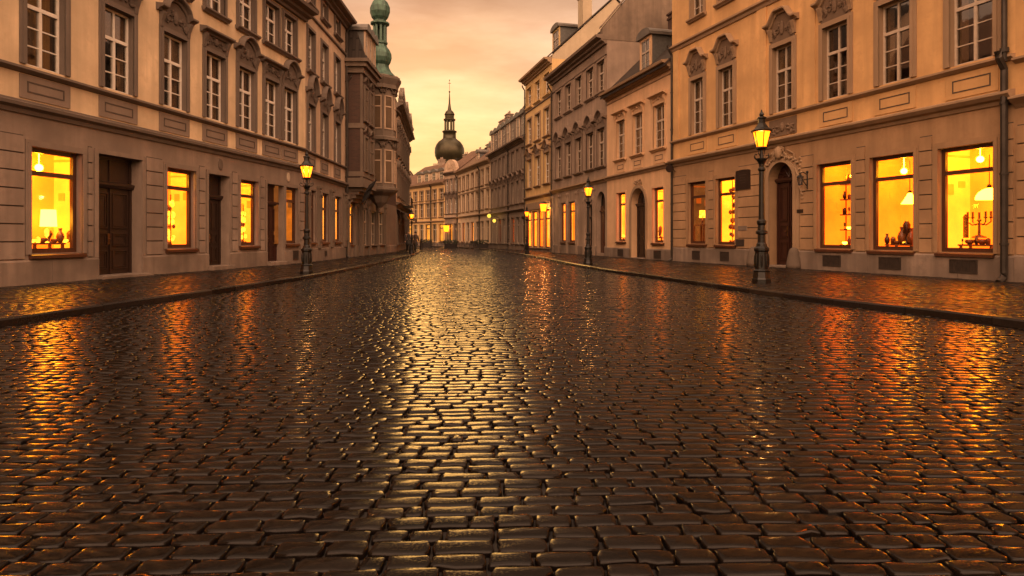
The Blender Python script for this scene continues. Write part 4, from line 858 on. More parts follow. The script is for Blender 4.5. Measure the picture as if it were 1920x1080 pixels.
for h_, spots_ in ((V, ((1.0, -2.4, 13.4, 15.2), (8.2, -2.6, 13.6, 15.6), (11.6, -2.2, 13.2, 14.9))), (P_, ((1.6, -2.8, 12.3, 14.3), (6.6, -3.2, 12.6, 14.6), (12.0, -3.0, 12.5, 14.0))), (J, ((5.2, -5.0, 12.6, 13.8), (8.0, -5.2, 12.6, 13.6)))):
    for x, y, z0, z1 in spots_:
        mb = MB(); z0, z1 = G0(z0) - .6, G0(z1); mb.tube([(x, y, z0), (x, y, z1)], .035, 5); mb.tube([(x - .5, y, z1 - .15), (x + .5, y, z1 - .15)], .02, 4)
        for k in range(5): mb.tube([(x - .4 + .2 * k, y - .3 + .04 * k, z1 - .15), (x - .4 + .2 * k, y + .3 - .04 * k, z1 - .15)], .014, 4)
        mb.build('roof_aerial', 'iron', h_.root)
for x, h in ((0.9, 13.8), (3.9, 14.5), (11.4, 14.4)): chimney(V, x, -2.6, G0(12.6), G0(h), .8, .6, 'brick')
for x, h in ((1.2, 13.6), (7.2, 13.7), (11.8, 13.4)): chimney(P_, x, -3.1, G0(12), G0(h), .7, .55, 'brick')
# ---------- church tower with onion dome
ch = thing('church_tower', (-16.6, 170, 0), 'church tower with a dull copper onion dome and needle spire rising over the far roofs', 'church tower')
mb = MB(); mb.box(-3.6, 3.6, -3.6, 3.6, 0, 20.0); mb.box(-3.9, 3.9, -3.9, 3.9, 20.0, 20.6)
for s in (-1, 1): mb.extr_y([(s * 1.5 - .5, 12), (s * 1.5 + .5, 12), (s * 1.5 + .5, 15), (s * 1.5, 15.6), (s * 1.5 - .5, 15)], -3.66, -3.5)
mb.build('shaft', 'tan', ch)
mb = MB(); mb.lathe([(3.4, 20.6), (3.2, 21.0), (3.1, 21.6), (3.5, 22.2), (3.85, 23.0), (3.98, 24.0), (3.9, 25.0), (3.5, 26.0), (2.9, 26.8), (2.2, 27.3), (1.75, 27.7), (1.7, 29.2), (1.95, 29.35), (1.95, 29.6), (1.5, 29.8)], 24); mb.build('onion_dome', 'bronze', ch, smooth=True)
mb = MB()
for k in range(8): a = math.pi / 8 + k * math.pi / 4; mb.box(1.2 * math.cos(a) - .19, 1.2 * math.cos(a) + .19, 1.2 * math.sin(a) - .19, 1.2 * math.sin(a) + .19, 29.7, 32.4)
mb.lathe([(1.3, 32.3), (1.6, 32.5), (1.6, 32.8), (1.2, 33.0)], 16); mb.build('open_lantern', 'bronze', ch)
mb = MB(); mb.lathe([(1.2, 32.9), (1.25, 33.8), (1.4, 34.0), (1.0, 34.8), (.55, 35.2), (.45, 35.6), (.25, 37), (.12, 39.5), (.06, 40.4)], 16); mb.blob((0, 0, 40.1), (.24, .24, .24), 8, 6); mb.tube([(0, 0, 40.2), (0, 0, 43.2)], .05, 5); mb.box(-.4, .4, -.04, .04, 42.3, 42.42); mb.blob((0, 0, 43.2), (.16, .16, .16), 6, 4); mb.build('spire', 'bronze', ch)
# ================================================================== GROUND
LK = [(-8.6, -12), (-8.0, 0), (-7.5, 9.4), (-6.87, 14.7), (-6.6, 18.4), (-6.42, 21), (-6.45, 29), (-6.75, 38), (-7.3, 48.75), (-9.0, 64), (-11.5, 72), (-16, 80), (-24, 87), (-40, 94)]
RK = [(8.6, -12), (8.4, 0), (7.52, 9.4), (5.9, 13), (4.62, 20), (3.3, 25.2), (1.25, 44.6), (.35, 51), (-.95, 60), (-4.2, 74), (-8.6, 86), (-12, 90.5), (-20, 103), (-34, 110)]
LB = [(-17, -14), (-16, 0), (-13.2, 15), (-11, 30.6), (-11, 38.3), (-11, 55), (-13, 75), (-20, 78)]
def xat(poly, y): return float(np.interp(y, [p[1] for p in poly], [p[0] for p in poly]))
g = MB(); g.quad((-600, -300, -.12), (600, -300, -.12), (600, 900, -.12), (-600, 900, -.12)); tag(g.build('ground', 'earth'), kind='structure')
def dense(poly, st=1.0):
    out = []
    for a, b in zip(poly, poly[1:]):
        n = max(1, int(math.hypot(b[0] - a[0], b[1] - a[1]) / st))
        out += [(a[0] + (b[0] - a[0]) * k / n, a[1] + (b[1] - a[1]) * k / n) for k in range(n)]
    return out + [poly[-1]]
def smooth_poly(poly, it=2):
    for _ in range(it):
        out = [poly[0]]
        for a, b in zip(poly, poly[1:]): out += [(a[0] * .75 + b[0] * .25, a[1] * .75 + b[1] * .25), (a[0] * .25 + b[0] * .75, a[1] * .25 + b[1] * .75)]
        poly = out + [poly[-1]]
    return poly
LKs, RKs = smooth_poly(LK), smooth_poly(RK)
# pavements: a slab each, from the kerb to under the houses
def pavement(kerb, side):
    mb = MB(); k = dense(kerb, 2.0); s = -1 if side == 'L' else 1
    ins = [(x + s * .16, y) for x, y in k]
    if side == 'L': outer = [(x - 14, y + (0 if y < 60 else (y - 60) * .02)) for x, y in ins]
    else: outer = [(x + 22, y + max(0, y - 60) * .4) for x, y in ins]
    n = len(ins)
    vs = [(x, y, PAVE - .018) for x, y in ins] + [(x, y, PAVE - .018) for x, y in outer]
    mb.add(vs, [((i, i + 1, n + i + 1, n + i) if side == 'L' else (i, n + i, n + i + 1, i + 1))[::-1] for i in range(n - 1)])
    return tag(mb.build('pavement', 'paving'), kind='structure')
pavement(LKs, 'L'); pavement(RKs, 'R')
def kerbs(kerb, side):
    mb = MB(); pts = dense(kerb, .15); s = -1 if side == 'L' else 1; acc = []; run_ = 0
    def flush(seg):
        if len(seg) < 2: return
        rr = R.uniform(-.006, .006); prof = [(0, -.1), (0, PAVE - .025 + rr), (.025, PAVE + .004 + rr), (.165, PAVE + .006 + rr), (.165, -.1)]
        vs = []; fs = []
        for i, (x, y) in enumerate(seg):
            a = seg[max(0, i - 1)]; b = seg[min(len(seg) - 1, i + 1)]; d = Vector((b[0] - a[0], b[1] - a[1])).normalized(); nrm = Vector((-d.y, d.x)) * (1 if side == 'L' else -1)
            vs += [(x + nrm.x * o, y + nrm.y * o, z) for o, z in prof]
        m = len(prof)
        for i in range(len(seg) - 1):
            for k in range(m): a = i * m + k; b = i * m + (k + 1) % m; fs.append((a, b, b + m, a + m))
        fs += [tuple(range(m)), tuple(range(len(vs) - m, len(vs)))]
        mb.add(vs, fs)
    seg = [pts[0]]; tgt = 1.1
    for p in pts[1:]:
        run_ += math.hypot(p[0] - seg[-1][0], p[1] - seg[-1][1]); seg.append(p)
        if run_ > tgt:
            e = seg[-1]; q = seg[-2]; t = .994; flush(seg[:-1] + [(q[0] + (e[0] - q[0]) * .93, q[1] + (e[1] - q[1]) * .93)]); seg = [e]; run_ = 0; tgt = R.uniform(.9, 1.5)
    flush(seg)
    return tag(mb.build('kerb', 'kerb'), kind='structure')
kerbs(LKs, 'L'); kerbs(RKs, 'R')
# road bed and cobbles
mb = MB(); ys = [-12 + k * 2 for k in range(62)]
vs = []
for y in ys: vs += [(xat(LKs, y) - .12, y, -.019), (xat(RKs, y) + .12, y, -.019)]
mb.add(vs, [(2 * i, 2 * i + 1, 2 * i + 3, 2 * i + 2) for i in range(len(ys) - 1)]); tag(mb.build('road_bed', 'joint'), kind='structure')
def cobbles(name, y0, y1, seed, XL, XR, zo=0.0, pitch=.115, lens=(.15, .27), mat='cobble', m=12, gap=(.002, .0055), rough=1.0, und=1.0):
    rg = np.random.default_rng(seed)
    cx, cy, hx, hy = [], [], [], []
    y = y0; row = 0
    while y < y1:
        dp = pitch * rg.uniform(.9, 1.12)
        yc = y + dp / 2; xl, xr = XL(yc), XR(yc)
        n = max(4, int((xr - xl) / lens[0]) + 4)
        ln = rg.uniform(*lens, n); ln[rg.random(n) < .12] *= .6
        if xr - xl < .3: y += dp; continue
        e = xl - rg.uniform(0, .2) + np.concatenate([[0], np.cumsum(ln)])
        a, b = e[:-1], e[1:]; ok = (b > xl + .06) & (a < xr - .06); a = np.maximum(a[ok], xl); b = np.minimum(b[ok], xr)
        cx.append((a + b) / 2); hx.append((b - a) / 2 - rg.uniform(*gap, len(a))); cy.append(np.full(len(a), yc) + rg.normal(0, .004, len(a))); hy.append(np.full(len(a), dp / 2) - rg.uniform(*gap, len(a)))
        y += dp
    cx, cy, hx, hy = map(np.concatenate, (cx, cy, hx, hy)); n = len(cx)
    # 12-sided rounded outline, three rings and a crown point
    if m == 12:
        ox = np.array([1, .975, .84, .0, -.84, -.975, -1, -.975, -.84, .0, .84, .975]); oy = np.array([.0, .76, .99, 1.01, .99, .76, 0, -.76, -.99, -1.01, -.99, -.76])
        RG = ((1.0, 0, -.045), (1.0, .001, -.004), (1.0, .0045, .0052), (1.0, .0075, .0064), (1.0, .026, .0080))
    else:
        ox = np.array([1, .88, -.88, -1, -1, -.88, .88, 1]); oy = np.array([.72, 1, 1, .72, -.72, -1, -1, -.72]); RG = ((1.0, 0, -.04), (1.0, .003, .003), (1.0, .010, .0065))
    chip = (rg.random((n, m)) < .05) * rg.uniform(.0, .022, (n, m)); jx = rg.normal(0, .004, (n, m)) - chip * ox; jy = rg.normal(0, .0035, (n, m)) - chip * oy
    X = hx[:, None] * ox + jx; Y = hy[:, None] * oy + jy
    tilt = rg.normal(0, .0045 * rough, (n, 2)); hz = rg.normal(0, .0032, n)
    rings = []
    for sc, ins, z in RG:
        fx = 1 - ins / hx[:, None]; fy = 1 - np.minimum(.8, ins / hy[:, None])
        x, y_ = X * fx, Y * fy; zz = z + hz[:, None] + tilt[:, :1] * x + tilt[:, 1:] * y_ + rg.normal(0, .0004, (n, m)) * (z > -.02)
        rings.append(np.stack([x, y_, zz], -1))
    top = np.stack([np.zeros(n), np.zeros(n), .0086 + hz], -1)[:, None, :]
    P = np.concatenate(rings + [top], 1); nv = P.shape[1]
    # gentle drift of the rows, the road's crossfall crown
    wx = cx[:, None] + P[..., 0]; wy = cy[:, None] + P[..., 1]
    dy = und * (.05 * np.sin(wx * .42 + .3) + .018 * np.sin(wx * 1.1 + wy * .17) + .016 * (wx / 3) ** 2)
    dz = .006 * np.sin(wx * .8 + wy * .31) * np.sin(wy * .45 + 1) + .0015 * np.sin(wx * 2.3) * np.sin(wy * 1.7)
    W = np.stack([wx, wy + dy, P[..., 2] + dz * und + zo], -1).reshape(-1, 3).astype(np.float32)
    q = []
    for r in range(len(RG) - 1):
        for k in range(m): a = r * m + k; b = r * m + (k + 1) % m; q.append((a, b, b + m, a + m))
    q = np.array(q); K = (len(RG) - 1) * m; t = np.array([(K + k, K + (k + 1) % m, K + m) for k in range(m)])
    base = (np.arange(n) * nv)[:, None, None]
    Q = (q[None] + base).reshape(-1); T = (t[None] + base).reshape(-1)
    nq, ntri = n * len(q), n * len(t)
    me = bpy.data.meshes.new(name); me.vertices.add(len(W)); me.vertices.foreach_set('co', W.ravel())
    me.loops.add(len(Q) + len(T)); me.loops.foreach_set('vertex_index', np.concatenate([Q, T]).astype(np.int32))
    me.polygons.add(nq + ntri); me.polygons.foreach_set('loop_start', np.concatenate([np.arange(nq) * 4, nq * 4 + np.arange(ntri) * 3]).astype(np.int32))
    me.polygons.foreach_set('use_smooth', np.ones(nq + ntri, dtype=bool)); me.update(calc_edges=True); me.validate()
    me.materials.append(M[mat])
    o = bpy.data.objects.new(name, me); COL.objects.link(o); return tag(o, kind='structure')
XL, XR = (lambda y: xat(LKs, y) + .02), (lambda y: xat(RKs, y) - .02)
cobbles('cobbled_road', .5, 30.0, 5, XL, XR); cobbles('cobbled_road', 30.0, 90.0, 6, XL, XR, m=8)
FL = [(-15.6, -6), (-12.31, 15.39), (-9.91, 30.65), (-9.96, 38.3), (-9.95, 54.9), (-12, 75), (-19, 86)]; FR = [(Rn[0] + .334 * 22, Rn[1] - 22), (8.23, 32.9), (6.09, 41), (3.28, 52.4), (1.26, 60.3), (-2.5, 74.5), (-7.65, 90)]
cobbles('pavement_setts', 4.0, 74.0, 7, lambda y: xat(FL, y) - .1, lambda y: xat(LKs, y) - .17, PAVE - .006, .19, (.2, .34), 'sett', 8, (.0012, .003), .6, 0.0)
cobbles('pavement_setts', 4.0, 84.0, 8, lambda y: xat(RKs, y) + .17, lambda y: xat(FR, y) + .1, PAVE - .006, .19, (.2, .34), 'sett', 8, (.0012, .003), .6, 0.0)

# ================================================================== STREET LAMPS
def make_lamp():
    t = thing('street_lamp', (0, 0, 0), 'x', 'street lamp', 0, 'street lamps along the kerbs')
    mb = MB(); mb.lathe([(.27, 0), (.27, .1), (.25, .14), (.225, .3), (.235, .34), (.19, .38), (.185, .86), (.215, .9), (.215, .96), (.15, 1.02)], 8, rot=math.pi / 8)
    for k in range(8): a = math.pi / 4 * k; mb.blob((.178 * math.cos(a), .178 * math.sin(a), .62), (.03, .03, .2), 6, 4)
    mb.build('base', 'iron', t)
    mb = MB(); mb.lathe([(.15, 1.0), (.14, 1.08), (.11, 1.12), (.105, 1.34), (.16, 1.37), (.16, 1.43), (.11, 1.46), (.1, 1.6), (.13, 1.66), (.13, 1.72), (.085, 1.76), (.08, 2.0), (.068, 3.1), (.1, 3.14), (.1, 3.18), (.07, 3.22), (.075, 3.3), (.14, 3.42), (.15, 3.46), (.06, 3.47), (.045, 3.6), (.04, 3.74)], 12, ribs=0); mb.build('post', 'iron', t, smooth=False)
    mb = MB()
    for s in (-1, 1):
        mb.tube([(s * .05, 0, 3.4), (s * .2, 0, 3.44), (s * .27, 0, 3.5), (s * .24, 0, 3.57), (s * .17, 0, 3.55)], .014, 5); mb.tube([(s * .05, 0, 3.52), (s * .12, 0, 3.6), (s * .1, 0, 3.68), (s * .2, 0, 3.74)], .012, 5)
        mb.tube([(0, s * .05, 3.4), (0, s * .2, 3.44), (0, s * .27, 3.5), (0, s * .24, 3.57)], .014, 5)
    mb.build('scroll_bracket', 'iron', t)
    n = 6; z0, z1, r0, r1 = 3.76, 4.22, .135, .245
    fr = MB(); fr.lathe([(.1, 3.7), (r0 + .02, 3.74), (r0 + .02, 3.78)], n); fr.lathe([(r1 + .035, 4.2), (r1 + .05, 4.235), (r1 - .02, 4.26)], n)
    for k in range(n): a = 2 * math.pi * k / n; fr.tube([(r0 * math.cos(a), r0 * math.sin(a), z0), (r1 * math.cos(a), r1 * math.sin(a), z1)], .013, 5)
    root = fr.build('lantern', 'iron', t)
    gl = MB(); gl.lathe([(r0 - .012, z0 + .02), (r1 - .014, z1 - .02)], n); gl.build('lantern_glass', 'lantern', root)
    cp = MB(); cp.lathe([(r1 + .06, 4.24), (.19, 4.31), (.13, 4.4), (.1, 4.44), (.1, 4.55), (.13, 4.57), (.13, 4.6), (.06, 4.64)], n); cp.lathe([(.03, 4.62), (.07, 4.68), (.05, 4.73), (.03, 4.75), (.015, 4.82)], 8); cp.build('lantern_roof', 'iron', root)
    return t
lamp0 = make_lamp()
def kerb_spot(px, py, pad=0): Y = F * (H - PAVE) / (py - HZ); return ((px - 960) / F * Y + pad, Y, PAVE)
spots = [((1428, 530), .945, 'black street lamp with glowing lantern in front of the arched brown door, right pavement'), ((575, 513), .84, 'tall black street lamp standing before the carved pilasters on the left pavement'),
         ((1103, 496.5), .80, 'black street lamp in front of the brown house with two narrow orange windows'), ((988, 476), .735, 'dark street lamp in front of the yellow shop front further down on the right'),
         ((772, 475.5), .70, 'dark street lamp at the corner of the left pavement beside the walking people')]
for i, ((px, py), sc, lb) in enumerate(spots):
    o = lamp0 if i == 0 else copy_tree(lamp0)
    o.location = kerb_spot(px, py); o.scale = (sc, sc, sc); o.rotation_euler = (0, 0, (.42, .2, .6, .3, .1)[i]); o['label'] = lb
def lamp_light(loc, w, r=.06):
    l = bpy.data.lights.new('lamp_light', 'POINT'); l.energy = w; l.color = (1, .55, .16); l.shadow_soft_size = r; o = bpy.data.objects.new('lamp_light', l); COL.objects.link(o); o.location = loc
for (px, py), sc, lb in spots: p = kerb_spot(px, py); lamp_light((p[0], p[1], PAVE + 4.03 * sc), 70)
# bollard
mb = MB(); mb.lathe([(.2, 0), (.2, .12), (.15, .16), (.13, .8), (.16, .84), (.16, .9), (.1, .95), (.12, 1.05), (.04, 1.15)], 8); o = mb.build('bollard', 'post', loc=kerb_spot(790, 468)); tag(o, 'short dark iron bollard on the corner of the left pavement', 'bollard')

# ================================================================== WALL LIGHTS, SIGNS, SMALL STREET OBJECTS
def hung(name, H_, px, py, out, label, cat, group=None):
    x, y, z = H_.at(px, py, 0); return thing(name, H_.world(x, .06, z), label, cat, H_.rz(), group)
# black lantern beside the arched door
t = hung('wall_lantern', E, 1516, 339, .06, 'black wrought iron wall lantern right of the arched brown door', 'wall lantern')
mb = MB(); mb.tube([(0, 0, -.3), (0, 0, .3)], .025, 6); mb.tube([(0, 0, .22), (0, .2, .32), (0, .34, .27), (0, .33, .18)], .02, 6); mb.tube([(0, 0, -.2), (0, .12, -.1), (0, .2, .02), (0, .3, .1)], .016, 6); mb.blob((0, .0, .33), (.05, .05, .05)); mb.build('bracket', 'iron', t)
mb = MB(); mb.lathe([(.07, -.14), (.11, .12)], 6, (0, .33, 0)); mb.build('lantern_glass', 'pane', t)
mb = MB(); mb.lathe([(.08, -.18), (.08, -.14)], 6, (0, .33, 0)); mb.lathe([(.14, .12), (.06, .2), (.02, .24)], 6, (0, .33, 0)); 
for k in range(6): a = math.pi * k / 3; mb.tube([(.07 * math.cos(a), .33 + .07 * math.sin(a), -.14), (.11 * math.cos(a), .33 + .11 * math.sin(a), .12)], .012, 4)
mb.build('lantern_frame', 'iron', t)
t = hung('sign_bracket', E, 1268, 315, .06, 'small dark iron bracket sign high beside the downpipe of the ochre house', 'bracket sign')
mb = MB(); mb.tube([(0, 0, .2), (0, .6, .2), (0, .66, .26)], .02, 5); mb.tube([(0, 0, -.2), (0, .2, .0), (0, .45, .2)], .016, 5); mb.build('bracket', 'iron', t); mb = MB(); mb.lathe([(.2, -.02), (.2, .02)], 12, (0, 0, 0)); o = mb.build('board', 'sign', t, loc=(0, .35, -.04)); o.rotation_euler = (0, math.pi / 2, 0)
# dark board
x0, _, z0 = E.at(1382, 357); x1, _, z1 = E.at(1409, 316)
a, b = sorted((x0, x1)); w = b - a; h = z1 - z0
t = thing('notice_board', E.world((a + b) / 2, .05, z0), 'dark rounded-top notice board between the yellow window and the arched door', 'sign board', E.rz())
mb = MB(); mb.extr_y([(-w / 2, 0), (w / 2, 0), (w / 2, h * .93)] + [(w / 2 * math.cos(math.pi * k / 8), h * .93 + h * .07 * math.sin(math.pi * k / 8)) for k in range(1, 8)] + [(-w / 2, h * .93)], -.03, .03); mb.build('board', 'sign', t)
mb = MB()
for k, ww in enumerate((.5, .34, .44, .3)): mb.box(-w * ww / 2, w * ww / 2, .03, .036, h * (.72 - k * .13), h * (.745 - k * .13))
mb.build('faded_lettering', 'signtext', t)
for px, py, s_, lb in ((1389, 455, .3, 'small metal wall plate low beside the yellow lit window'), (1394, 428, .2, 'small square enamel plate on the blocks beside the yellow lit window')):
    x, _, z = E.at(px, py); mb = MB(); mb.box(-.28, .28, 0, .03, -s_ * .5, s_ * .5); mb.box(-.23, .23, .03, .036, -s_ * .38, s_ * .38); tag(mb.build('wall_plate', 'grille' if s_ > .25 else 'plinth', loc=E.world(x, .03, z)), lb, 'wall plate').rotation_euler = (0, 0, E.rz())
x, _, z = E.at(1502, 396); mb = MB(); mb.box(-.16, .16, 0, .03, -.07, .07); mb.box(-.12, .12, .03, .035, -.04, .04); tag(mb.build('name_plate', 'sign', loc=E.world(x, .03, z)), 'tiny dark name plate on the pier right of the arched door', 'name plate').rotation_euler = (0, 0, E.rz())
# guard stones either side of the arched door
for px, lb in ((1418, 'worn stone guard post left of the arched door, half hidden by the lamp base'), (1494, 'worn stone guard post right of the arched door')):
    x = E.sx(px); mb = MB(); mb.lathe([(.3, 0), (.29, .15), (.24, .4), (.2, .62), (.16, .74), (.08, .8), (.02, .82)], 10); tag(mb.build('guard_stone', 'guard', loc=E.world(x, .14, 0), smooth=True), lb, 'guard stone', 'guard stones at the arched door')
# white sign and black banner on the left
t = thing('flag', C.world(C.L - .7, .95, 3.2), 'black cloth flag hanging slantwise from the corner of the brick oriel', 'flag', C.rz())
mb = MB(); mb.tube([(0, 0, 0), (.15, .75, 1.55)], .025, 6); mb.build('flagpole', 'iron', t)
mb = MB(); n = 8
for i in range(n):
    for sgn in (0, 1):
        pass
vs = []; fs = []
for i in range(n + 1):
    u = i / n; p = Vector((.05 + .11 * u, .28 + .5 * u, .5 + 1.0 * u))
    for j in range(5):
        v = j / 4; vs.append((p.x + .05 * math.sin(u * 9 + v * 3), p.y - .5 * v + .04 * math.cos(u * 7), p.z + .12 * v - .62 * v * (1 - .3 * u)))
for i in range(n):
    for j in range(4): a = i * 5 + j; fs.append((a, a + 1, a + 6, a + 5))
mb.add(vs, fs); o = mb.build('flag_cloth', 'black', t); sm = o.modifiers.new('s', 'SOLIDIFY'); sm.thickness = .02
t = hung('globe_light', D, 750, 403, 0, 'pale globe light on an arm above the pavement by the carved gabled house', 'globe light')
mb = MB(); mb.tube([(0, -.06, .1), (0, .9, .1), (0, .9, 0)], .03, 5); mb.build('arm', 'iron', t); mb = MB(); mb.blob((0, .9, -.22), (.3, .3, .24), 12, 8); mb.build('globe', 'plaque', t, smooth=True)
# lit wall lanterns far right
for H_, px, py, lb, s_ in ((V, 926, 405, 'round greenish wall light high on the dark grey house, left one of a pair', .23), (V, 936, 414, 'round greenish wall light lower on the dark grey house, right one of a pair', .2), (U, 1031, 389, 'square yellow wall lantern at the edge of the yellow shop front', .34), (K, 843, 428, 'square yellow lit lantern at the door of the narrow gabled house', .5)):
    t = hung('wall_light', H_, px, py, 0, lb, 'wall light'); mb = MB(); mb.tube([(0, -.06, .35), (0, .5, .45), (0, .5, s_)], .03, 5); mb.build('arm', 'iron', t); mb = MB()
    if H_ is V: mb.blob((0, .5, 0), (s_, s_, s_), 12, 8); mb.build('globe', 'globe', t, smooth=True); x, y, z = H_.at(px, py, 0); lamp_light(H_.world(x, 1.1, z), 22, .2)
    else: x, y, z = H_.at(px, py, 0); lamp_light(H_.world(x, .56, z), 160, .1); mb.lathe([(s_ * .6, -s_), (s_ * .85, s_ * .8)], 6, (0, .5, 0)); mb.build('lantern_glass', 'lantern', t); mb = MB(); mb.lathe([(s_, s_ * .8), (s_ * .3, s_ * 1.25)], 6, (0, .5, 0)); mb.lathe([(s_ * .7, -s_ * 1.1), (s_ * .65, -s_)], 6, (0, .5, 0)); mb.build('lantern_roof', 'iron', t)

# ================================================================== THINGS BEHIND THE LIT WINDOWS
def inside(H_, px, py, depth): x, y, z = H_.at(px, py, depth); return H_.world(x, y, z)
def table_lamp(H_, px, py, dep, s, lb, mat='bulb'):
    t = thing('table_lamp', inside(H_, px, py, dep), lb, 'table lamp', H_.rz())
    mb = MB(); mb.lathe([(.13, 0), (.13, .02), (.03, .05), (.05, .12), (.09, .2), (.05, .3), (.02, .34), (.02, .4)], 12); mb.v = [tuple(c * s for c in v) for v in mb.v]; mb.build('base', 'trinket', t, smooth=True)
    mb = MB(); mb.lathe([(.17, .38), (.15, .78)], 16); mb.v = [tuple(c * s for c in v) for v in mb.v]; mb.build('lamp_shade', mat, t, smooth=False)
def pendant(H_, px, py, dep, s, lb, top, dome=True):
    p = inside(H_, px, py, dep); t = thing('pendant_lamp', p, lb, 'pendant lamp', H_.rz())
    mb = MB(); prof = [(.4, 0), (.38, .12), (.3, .25), (.18, .34), (.08, .38)] if dome else [(.3, 0), (.22, .12), (.12, .3), (.06, .42)]
    mb.lathe([(r * s, z * s) for r, z in prof], 18); mb.build('lamp_shade', 'bulb', t, smooth=True)
    mb = MB(); mb.tube([(0, 0, .36 * s), (0, 0, top)], .012, 5); mb.lathe([(.06, .36 * s), (.06, .36 * s + .1), (.02, .36 * s + .14)], 8); mb.build('cord', 'iron', t)
def vase(H_, px, py, dep, s, kind, mat, lb, grp, cat='vase'):
    P_ = [[(.05, 0), (.09, .08), (.11, .18), (.08, .28), (.04, .34), (.05, .42), (.06, .44)], [(.06, 0), (.14, .06), (.16, .13), (.13, .16), (.14, .17)], [(.07, 0), (.07, .02), (.02, .05), (.02, .2), (.06, .24), (.07, .4), (.03, .48)], [(.09, 0), (.1, .2), (.1, .24), (.05, .3), (.03, .32)]][kind]
    mb = MB(); mb.lathe([(r * s, z * s) for r, z in P_], 12); o = mb.build('vase' if cat == 'vase' else cat.replace(' ', '_'), mat, loc=inside(H_, px, py, dep), smooth=True); tag(o, lb, cat, grp); return o
def shelf(H_, o_, dep, lb, z=.03, hgt=.3, mat='trinket'):
    w = wid(o_) * .62; xe = behind(H_, o_['x1'] if H_.side == 'L' else o_['x0'], dep); t = thing('display_table', H_.world(xe - w / 2 + .1 if H_.side == 'L' else xe + w / 2 - .1, -dep, o_['z0']), lb, 'table', H_.rz())
    mb = MB(); mb.box(-w / 2, w / 2, -.28, .22, z + hgt - .05, z + hgt); mb.build('table_top', mat, t)
    for sx_ in (-1, 1):
        for sy in (-1, 1): mb = MB(); mb.box(sx_ * (w / 2 - .06) - .03, sx_ * (w / 2 - .06) + .03, sy * .2 - .06, sy * .2, z, z + hgt - .05); mb.build('leg', mat, t)
    return o_['z0'] + z + hgt
def put(H_, o_, fr, dep, zt, s, kind, mat, lb, grp, cat='vase'):
    P_ = vase(H_, 960, 446, dep, s, kind, mat, lb, grp, cat); P_.location = H_.world(behind(H_, o_['x0'] + wid(o_) * fr, dep), -dep, zt); return P_
DP = .62
def behind(H_, xo, d):      # where the eye's line through the opening at xo meets the plane d behind the wall
    cx = (-H_.o).dot(H_.u); cy_ = (-H_.o).dot(H_.n); return xo + (xo - cx) * d / cy_
o = gf[0]; zt = shelf(A, o, DP, 'low display table inside the large amber window left of the first door', hgt=.24)
t = table_lamp(A, 91, 440, DP, 1.15, 'cylinder shade table lamp glowing in the leftmost amber window')
lampo = [q for q in COL.objects if q.name == 'table_lamp'][0]; p = A.at(91, 440, DP); lampo.location = A.world(p[0], -DP, zt)
gA = 'ornaments on the display table in the leftmost amber window'
for fr, s, kd, mt in ((.97, .55, 1, 'warmglass'), (.86, .5, 3, 'warmglass'), (.70, .8, 2, 'warmglass'), (.55, .6, 1, 'trinket'), (.44, .9, 0, 'trinket'), (.34, .5, 1, 'warmglass'), (.22, 1.1, 3, 'trinket'), (.78, .75, 1, 'trinket')):
    put(A, o, fr, DP - .1, zt, s, kd, mt, 'small glazed or glowing ornament on the low table in the leftmost amber window', gA)
def garland(H_, o_, fr, n, lb, z0, step_, mat='warmglass'):
    t = thing('glass_globe_tree', H_.world(behind(H_, o_['x0'] + wid(o_) * fr, .55), -.55, o_['z0']), lb, 'ornament'); mb = MB(); mb.tube([(0, 0, 0), (0, 0, z0 + n * step_ + .1)], .02, 5); mb.lathe([(.16, 0), (.14, .04), (.03, .08)], 10); mb.build('stem', 'trinket', t)
    for k in range(n):
        mb = MB(); r_ = R.uniform(.07, .13)
        for q in range(3): a = R.uniform(0, 6.28); mb.blob((.09 * math.cos(a), .09 * math.sin(a), z0 + k * step_ + R.uniform(-.05, .05)), (r_ * .8, r_ * .8, r_), 8, 6)
        mb.build('glass_globe', mat if k % 3 else 'trinket', t, smooth=True)
garland(A, gf[2], .86, 8, 'tall stack of glowing glass globes at the edge of the second amber window', .15, .2)
garland(A, gf[4], .82, 6, 'stack of glowing glass globes at the edge of the third amber window', .12, .24)
# right hand shops
o = ge[5]; zt = shelf(E, o, DP, 'display table inside the widest amber window nearest the thick downpipe', hgt=.2)
pendant(E, 1855, 374, .75, .86, 'large white dome pendant lamp in the widest amber window', 1.3)
gE = 'dark ornaments in the widest amber window'
for fr, s, kd, mt in ((.42, .8, 1, 'trinket'), (.3, .6, 0, 'vase'), (.2, .9, 1, 'trinket'), (.1, .6, 3, 'trinket'), (.55, .35, 2, 'vase')): put(E, o, fr, DP - .1, zt, s, kd, mt, 'dark bowl or vase on the display table in the widest amber window', gE)
def candelabra(H_, px, py, dep, s, lb, cat='candelabra'):
    t = thing(cat.replace(' ', '_'), inside(H_, px, py, dep), lb, cat, H_.rz()); mb = MB(); mb.lathe([(.2, 0), (.18, .04), (.04, .1), (.03, .5), (.07, .55), (.03, .6), (.03, .8)], 10); mb.build('stem', 'vase', t)
    mb = MB()
    for sg in (-1, 1):
        for r_ in (.2, .36): mb.tube([(0, 0, .45), (sg * r_ * .6, 0, .4), (sg * r_, 0, .5), (sg * r_, 0, .62)], .02, 5); mb.lathe([(.02, .6), (.06, .64), (.03, .66), (.03, .82)], 8, (sg * r_, 0, 0))
    mb.build('arms', 'vase', t); t.scale = (s, s, s)
candelabra(E, 1836, 446, .95, .95, 'dark branched candelabra standing below the dome lamp in the widest amber window')
